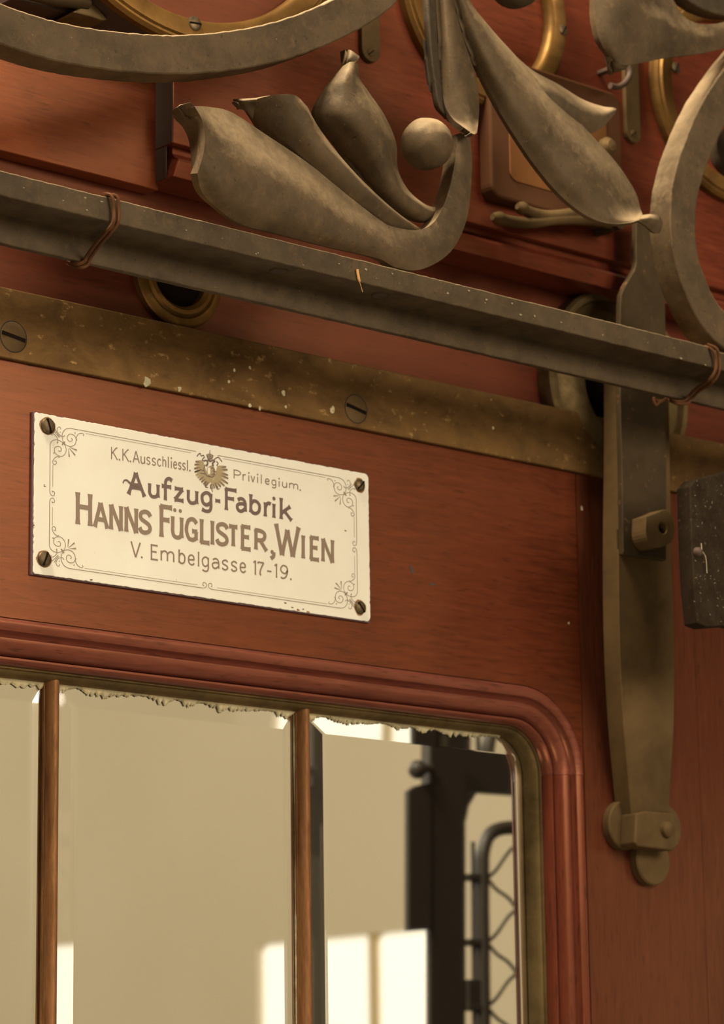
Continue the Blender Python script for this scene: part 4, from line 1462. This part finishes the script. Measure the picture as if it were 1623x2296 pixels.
# long leaf
longl = [
    [(1012, -60, yf - .001), (1022, -60, yf - .006), (1034, -60, yf - .006), (1048, -60, yf + .001)],
    [(1020, 0, yf + .001), (1034, 0, yf - .006), (1046, 0, yf - .006), (1054, 0, yf + .002)],
    [(1036, 70, yf + .002), (1060, 68, yf - .007), (1084, 62, yf - .007), (1098, 60, yf + .003)],
    [(1064, 145, yf + .002), (1095, 138, yf - .008), (1128, 128, yf - .007), (1150, 118, yf + .004)],
    [(1108, 230, yf + .001), (1142, 216, yf - .008), (1178, 200, yf - .007), (1208, 182, yf + .004)],
    [(1152, 302, yf + .000), (1190, 284, yf - .008), (1232, 262, yf - .007), (1268, 240, yf + .004)],
    [(1200, 372, yf - .001), (1240, 350, yf - .009), (1284, 322, yf - .008), (1322, 298, yf + .003)],
    [(1256, 438, yf - .003), (1296, 414, yf - .010), (1342, 380, yf - .008), (1378, 360, yf + .003)],
    [(1312, 482, yf - .006), (1348, 462, yf - .010), (1384, 430, yf - .006), (1408, 402, yf + .003)],
    [(1362, 501, yf - .010), (1386, 488, yf - .011), (1410, 462, yf - .004), (1427, 436, yf + .003)],
    [(1408, 500, yf - .013), (1418, 492, yf - .012), (1428, 480, yf - .005), (1436, 468, yf + .002)],
    [(1434, 493, yf - .014), (1436, 489, yf - .013), (1438, 486, yf - .010), (1441, 482, yf - .004)],
]
tip = [
    [(1432, 496, yf - .014), (1435, 490, yf - .014), (1440, 482, yf - .010)],
    [(1450, 508, yf - .013), (1455, 490, yf - .016), (1460, 480, yf - .012)],
    [(1466, 522, yf - .009), (1474, 500, yf - .013), (1478, 484, yf - .009)],
    [(1478, 524, yf - .003), (1484, 512, yf - .006), (1486, 498, yf - .003)],
]
loft('leaf_lobe', [(longl, .0042), (tip, .002)], M_iron, OR, 23, 90)
# upper right leaf
ur = [
    [(1333, -60, yf + .002), (1331, 0, yf + .001), (1333, 45, yf), (1345, 92, yf), (1366, 128, yf + .002)],
    [(1365, -60, yf - .003), (1365, 0, yf - .004), (1370, 50, yf - .005), (1380, 100, yf - .004), (1394, 146, yf)],
    [(1410, -60, yf - .006), (1415, -10, yf - .006), (1422, 40, yf - .006), (1430, 92, yf - .004), (1438, 141, yf)],
    [(1455, -50, yf - .003), (1462, 0, yf - .001), (1470, 45, yf - .005), (1478, 88, yf - .004), (1486, 131, yf)],
    [(1502, -10, yf), (1506, 30, yf - .002), (1510, 62, yf - .004), (1518, 92, yf - .003), (1524, 126, yf)],
    [(1535, 38, yf), (1540, 60, yf - .002), (1545, 82, yf - .003), (1550, 102, yf - .002), (1558, 122, yf)],
    [(1575, 54, yf), (1580, 70, yf - .001), (1584, 85, yf - .002), (1590, 100, yf - .001), (1596, 115, yf)],
    [(1630, 48, yf), (1632, 62, yf - .001), (1634, 76, yf - .001), (1636, 90, yf - .001), (1640, 103, yf)],
    [(1700, 20, yf), (1703, 34, yf - .001), (1706, 48, yf - .001), (1709, 62, yf - .001), (1712, 76, yf)],
]
nub = [
    [(1364, 118, yf + .003), (1372, 132, yf), (1385, 140, yf - .001), (1400, 140, yf)],
    [(1368, 142, yf + .006), (1376, 150, yf + .003), (1390, 152, yf + .002), (1408, 148, yf + .002)],
    [(1372, 163, yf + .010), (1378, 163, yf + .008), (1388, 160, yf + .006), (1402, 156, yf + .005)],
]
loft('leaf_lobe', [(ur, .005), (nub, .003)], M_iron, OR, 23, 60)

# ------------------------------------------------------------------ the stairwell that the panes mirror
XWALL = 2.6
M_plaster, nt, b = nodes('cream plaster')
v = coords(nt, (1, 1, 1))
c = ramp(nt, noise(nt, v, 1.1, 3, .5), [(0.3, (0.66, 0.57, 0.42)), (0.7, (0.74, 0.65, 0.50))])
nt.links.new(c, b.inputs['Base Color'])
b.inputs['Roughness'].default_value = 0.9
# window in the side wall
a1, a2, a3 = PXW(575, 2115, XWALL), PXW(960, 2086, XWALL), PXW(770, 2400, XWALL)
ya, yb_ = a1.y, a2.y
zt_ = (a1.z + a2.z) / 2
wz0 = zt_ - 1.5
y_lo, y_hi = min(ya, yb_), max(ya, yb_)
ymul = PXW(827, 2150, XWALL).y
wr = thing('wall_right', (XWALL, -3, -1), kind='structure')
EXT0, EXT1, ZT0, ZT1 = -9.0, -0.9, -2.2, 3.2
for nm, (u0, u1, w0, w1) in (('wall_panel', (EXT0, y_lo, ZT0, ZT1)), ('wall_panel', (y_hi, EXT1, ZT0, ZT1)), ('wall_panel', (y_lo, y_hi, zt_, ZT1)), ('wall_panel', (y_lo, y_hi, ZT0, wz0))):
    box(nm, XWALL, XWALL + .25, u0, u1, w0, w1, M_plaster, wr, 0)
M_day = emis('bright daylight behind the glass', (1.0, 0.93, 0.79), 0.93)
M_wframe = plain('cream window frame', (0.55, 0.42, 0.2), 0.6)
win = thing('window_1', (XWALL, (ya + yb_) / 2, wz0), kind='structure')


def lite(u0, u1):
    r = .02
    pts = []
    for cu, cz_, a0 in ((u1 - r, zt_ - r, 0), (u0 + r, zt_ - r, 90)):
        for i in range(7):
            q = math.radians(a0 + 15 * i)
            pts.append((XWALL + .012, cu + r * math.cos(q), cz_ + r * math.sin(q)))
    pts += [(XWALL + .012, u0, wz0), (XWALL + .012, u1, wz0)]
    prism('pane', pts, .01, M_day, win, bevel=0, dirv=(1, 0, 0))


lite(y_lo + .002, ymul - .012)
lite(ymul + .012, y_hi - .002)
box('mullion', XWALL + .004, XWALL + .03, ymul - .009, ymul + .009, wz0, zt_, M_wframe, win, .001)
box('window_back', XWALL + .03, XWALL + .05, y_lo, y_hi, wz0, zt_, M_wframe, win, 0)

# the dark lift-shaft post and its mesh door, mirrored in the right hand pane
M_post = plain('black painted iron post', (0.022, 0.016, 0.011), 0.55)
DP = .6
PO = thing('shaft_post', PM(1000, 2200, DP), 'black iron shaft post with box and arm, seen mirrored in the right-hand pane', 'post')


def mprism(name, pts, d, depth, mat, parent, bevel=.0008):
    return prism(name, [PM(a, b_, d) for a, b_ in pts], depth, mat, parent, bevel=bevel, dirv=(0, -1, 0))


mprism('upright', [(960, 1600), (1040, 1640), (1040, 2700), (960, 2700)], DP, .006, M_post, PO)
HS = thing('shaft_header', PM(1400, 1500, DP), 'black iron header sheet above the mesh door, mirrored in the right-hand pane', 'header')
mprism('sheet', [(955, -600), (2300, -600), (2300, 1880), (1400, 1800), (955, 1770)], DP + .02, .01, M_post, HS)
mprism('case', [(912, 1774), (930, 1762), (962, 1756), (962, 2084), (912, 2088)], DP - .002, .006, M_post, PO)
mprism('gusset', [(1036, 1772), (1066, 1778), (1048, 1808), (1042, 1838), (1036, 1850)], DP, .006, M_post, PO)
c = PM(932, 1726, DP)
sphere('knob', c, .0088, M_post, PO, 24)
tube('knob_neck', [c, PM(962, 1722, DP)], .0042, M_post, PO, 12)
MD = thing('mesh_door', PM(1100, 2200, DP), 'black wire-mesh door of the shaft, seen mirrored at the right edge of the pane', 'mesh door')
k = cr([PM(a, b_, DP) for a, b_ in ((1400, 1880), (1300, 1870), (1180, 1860), (1130, 1857), (1096, 1870), (1080, 1905), (1077, 1960), (1078, 2100), (1080, 2300), (1084, 2700))], 80)
tube('frame_tube', k, .0066, M_post, MD, 14)
for a in (1056, ):
    tube('rod', [PM(a, 1888, DP), PM(a + 6, 2700, DP)], .0022, M_post, MD, 8)
for b_ in (1966, 2112, 2258, 2404):
    mprism('hinge', [(1047, b_ - 7), (1096, b_ - 5), (1096, b_ + 10), (1047, b_ + 8)], DP - .004, .012, M_post, MD)
mprism('lock_case', [(1047, 2196), (1090, 2198), (1090, 2262), (1047, 2260)], DP - .003, .012, M_post, MD)
nodes_y = [1968 + 144 * i for i in range(-1, 6)]
xa_, step = 1090, 70
for i in range(-2, 6):
    for s in (1, -1):
        y0_ = 1968 + 144 * i
        pts = []
        for kx in range(0, 25):
            xx = 1088 + kx * (290 / 24)
            yy = y0_ + s * (xx - 1088) * 144 / 2 / 67.0 + 5.0 * math.sin((xx - 1088) / 67.0 * math.pi * 2)
            if yy < 1885:
                continue
            if yy > 2650:
                break
            pts.append(PM(xx, yy, DP + s * .001))
        if len(pts) > 3:
            tube('mesh_wire', cr(pts, 40), .0017, M_post, MD, 6)
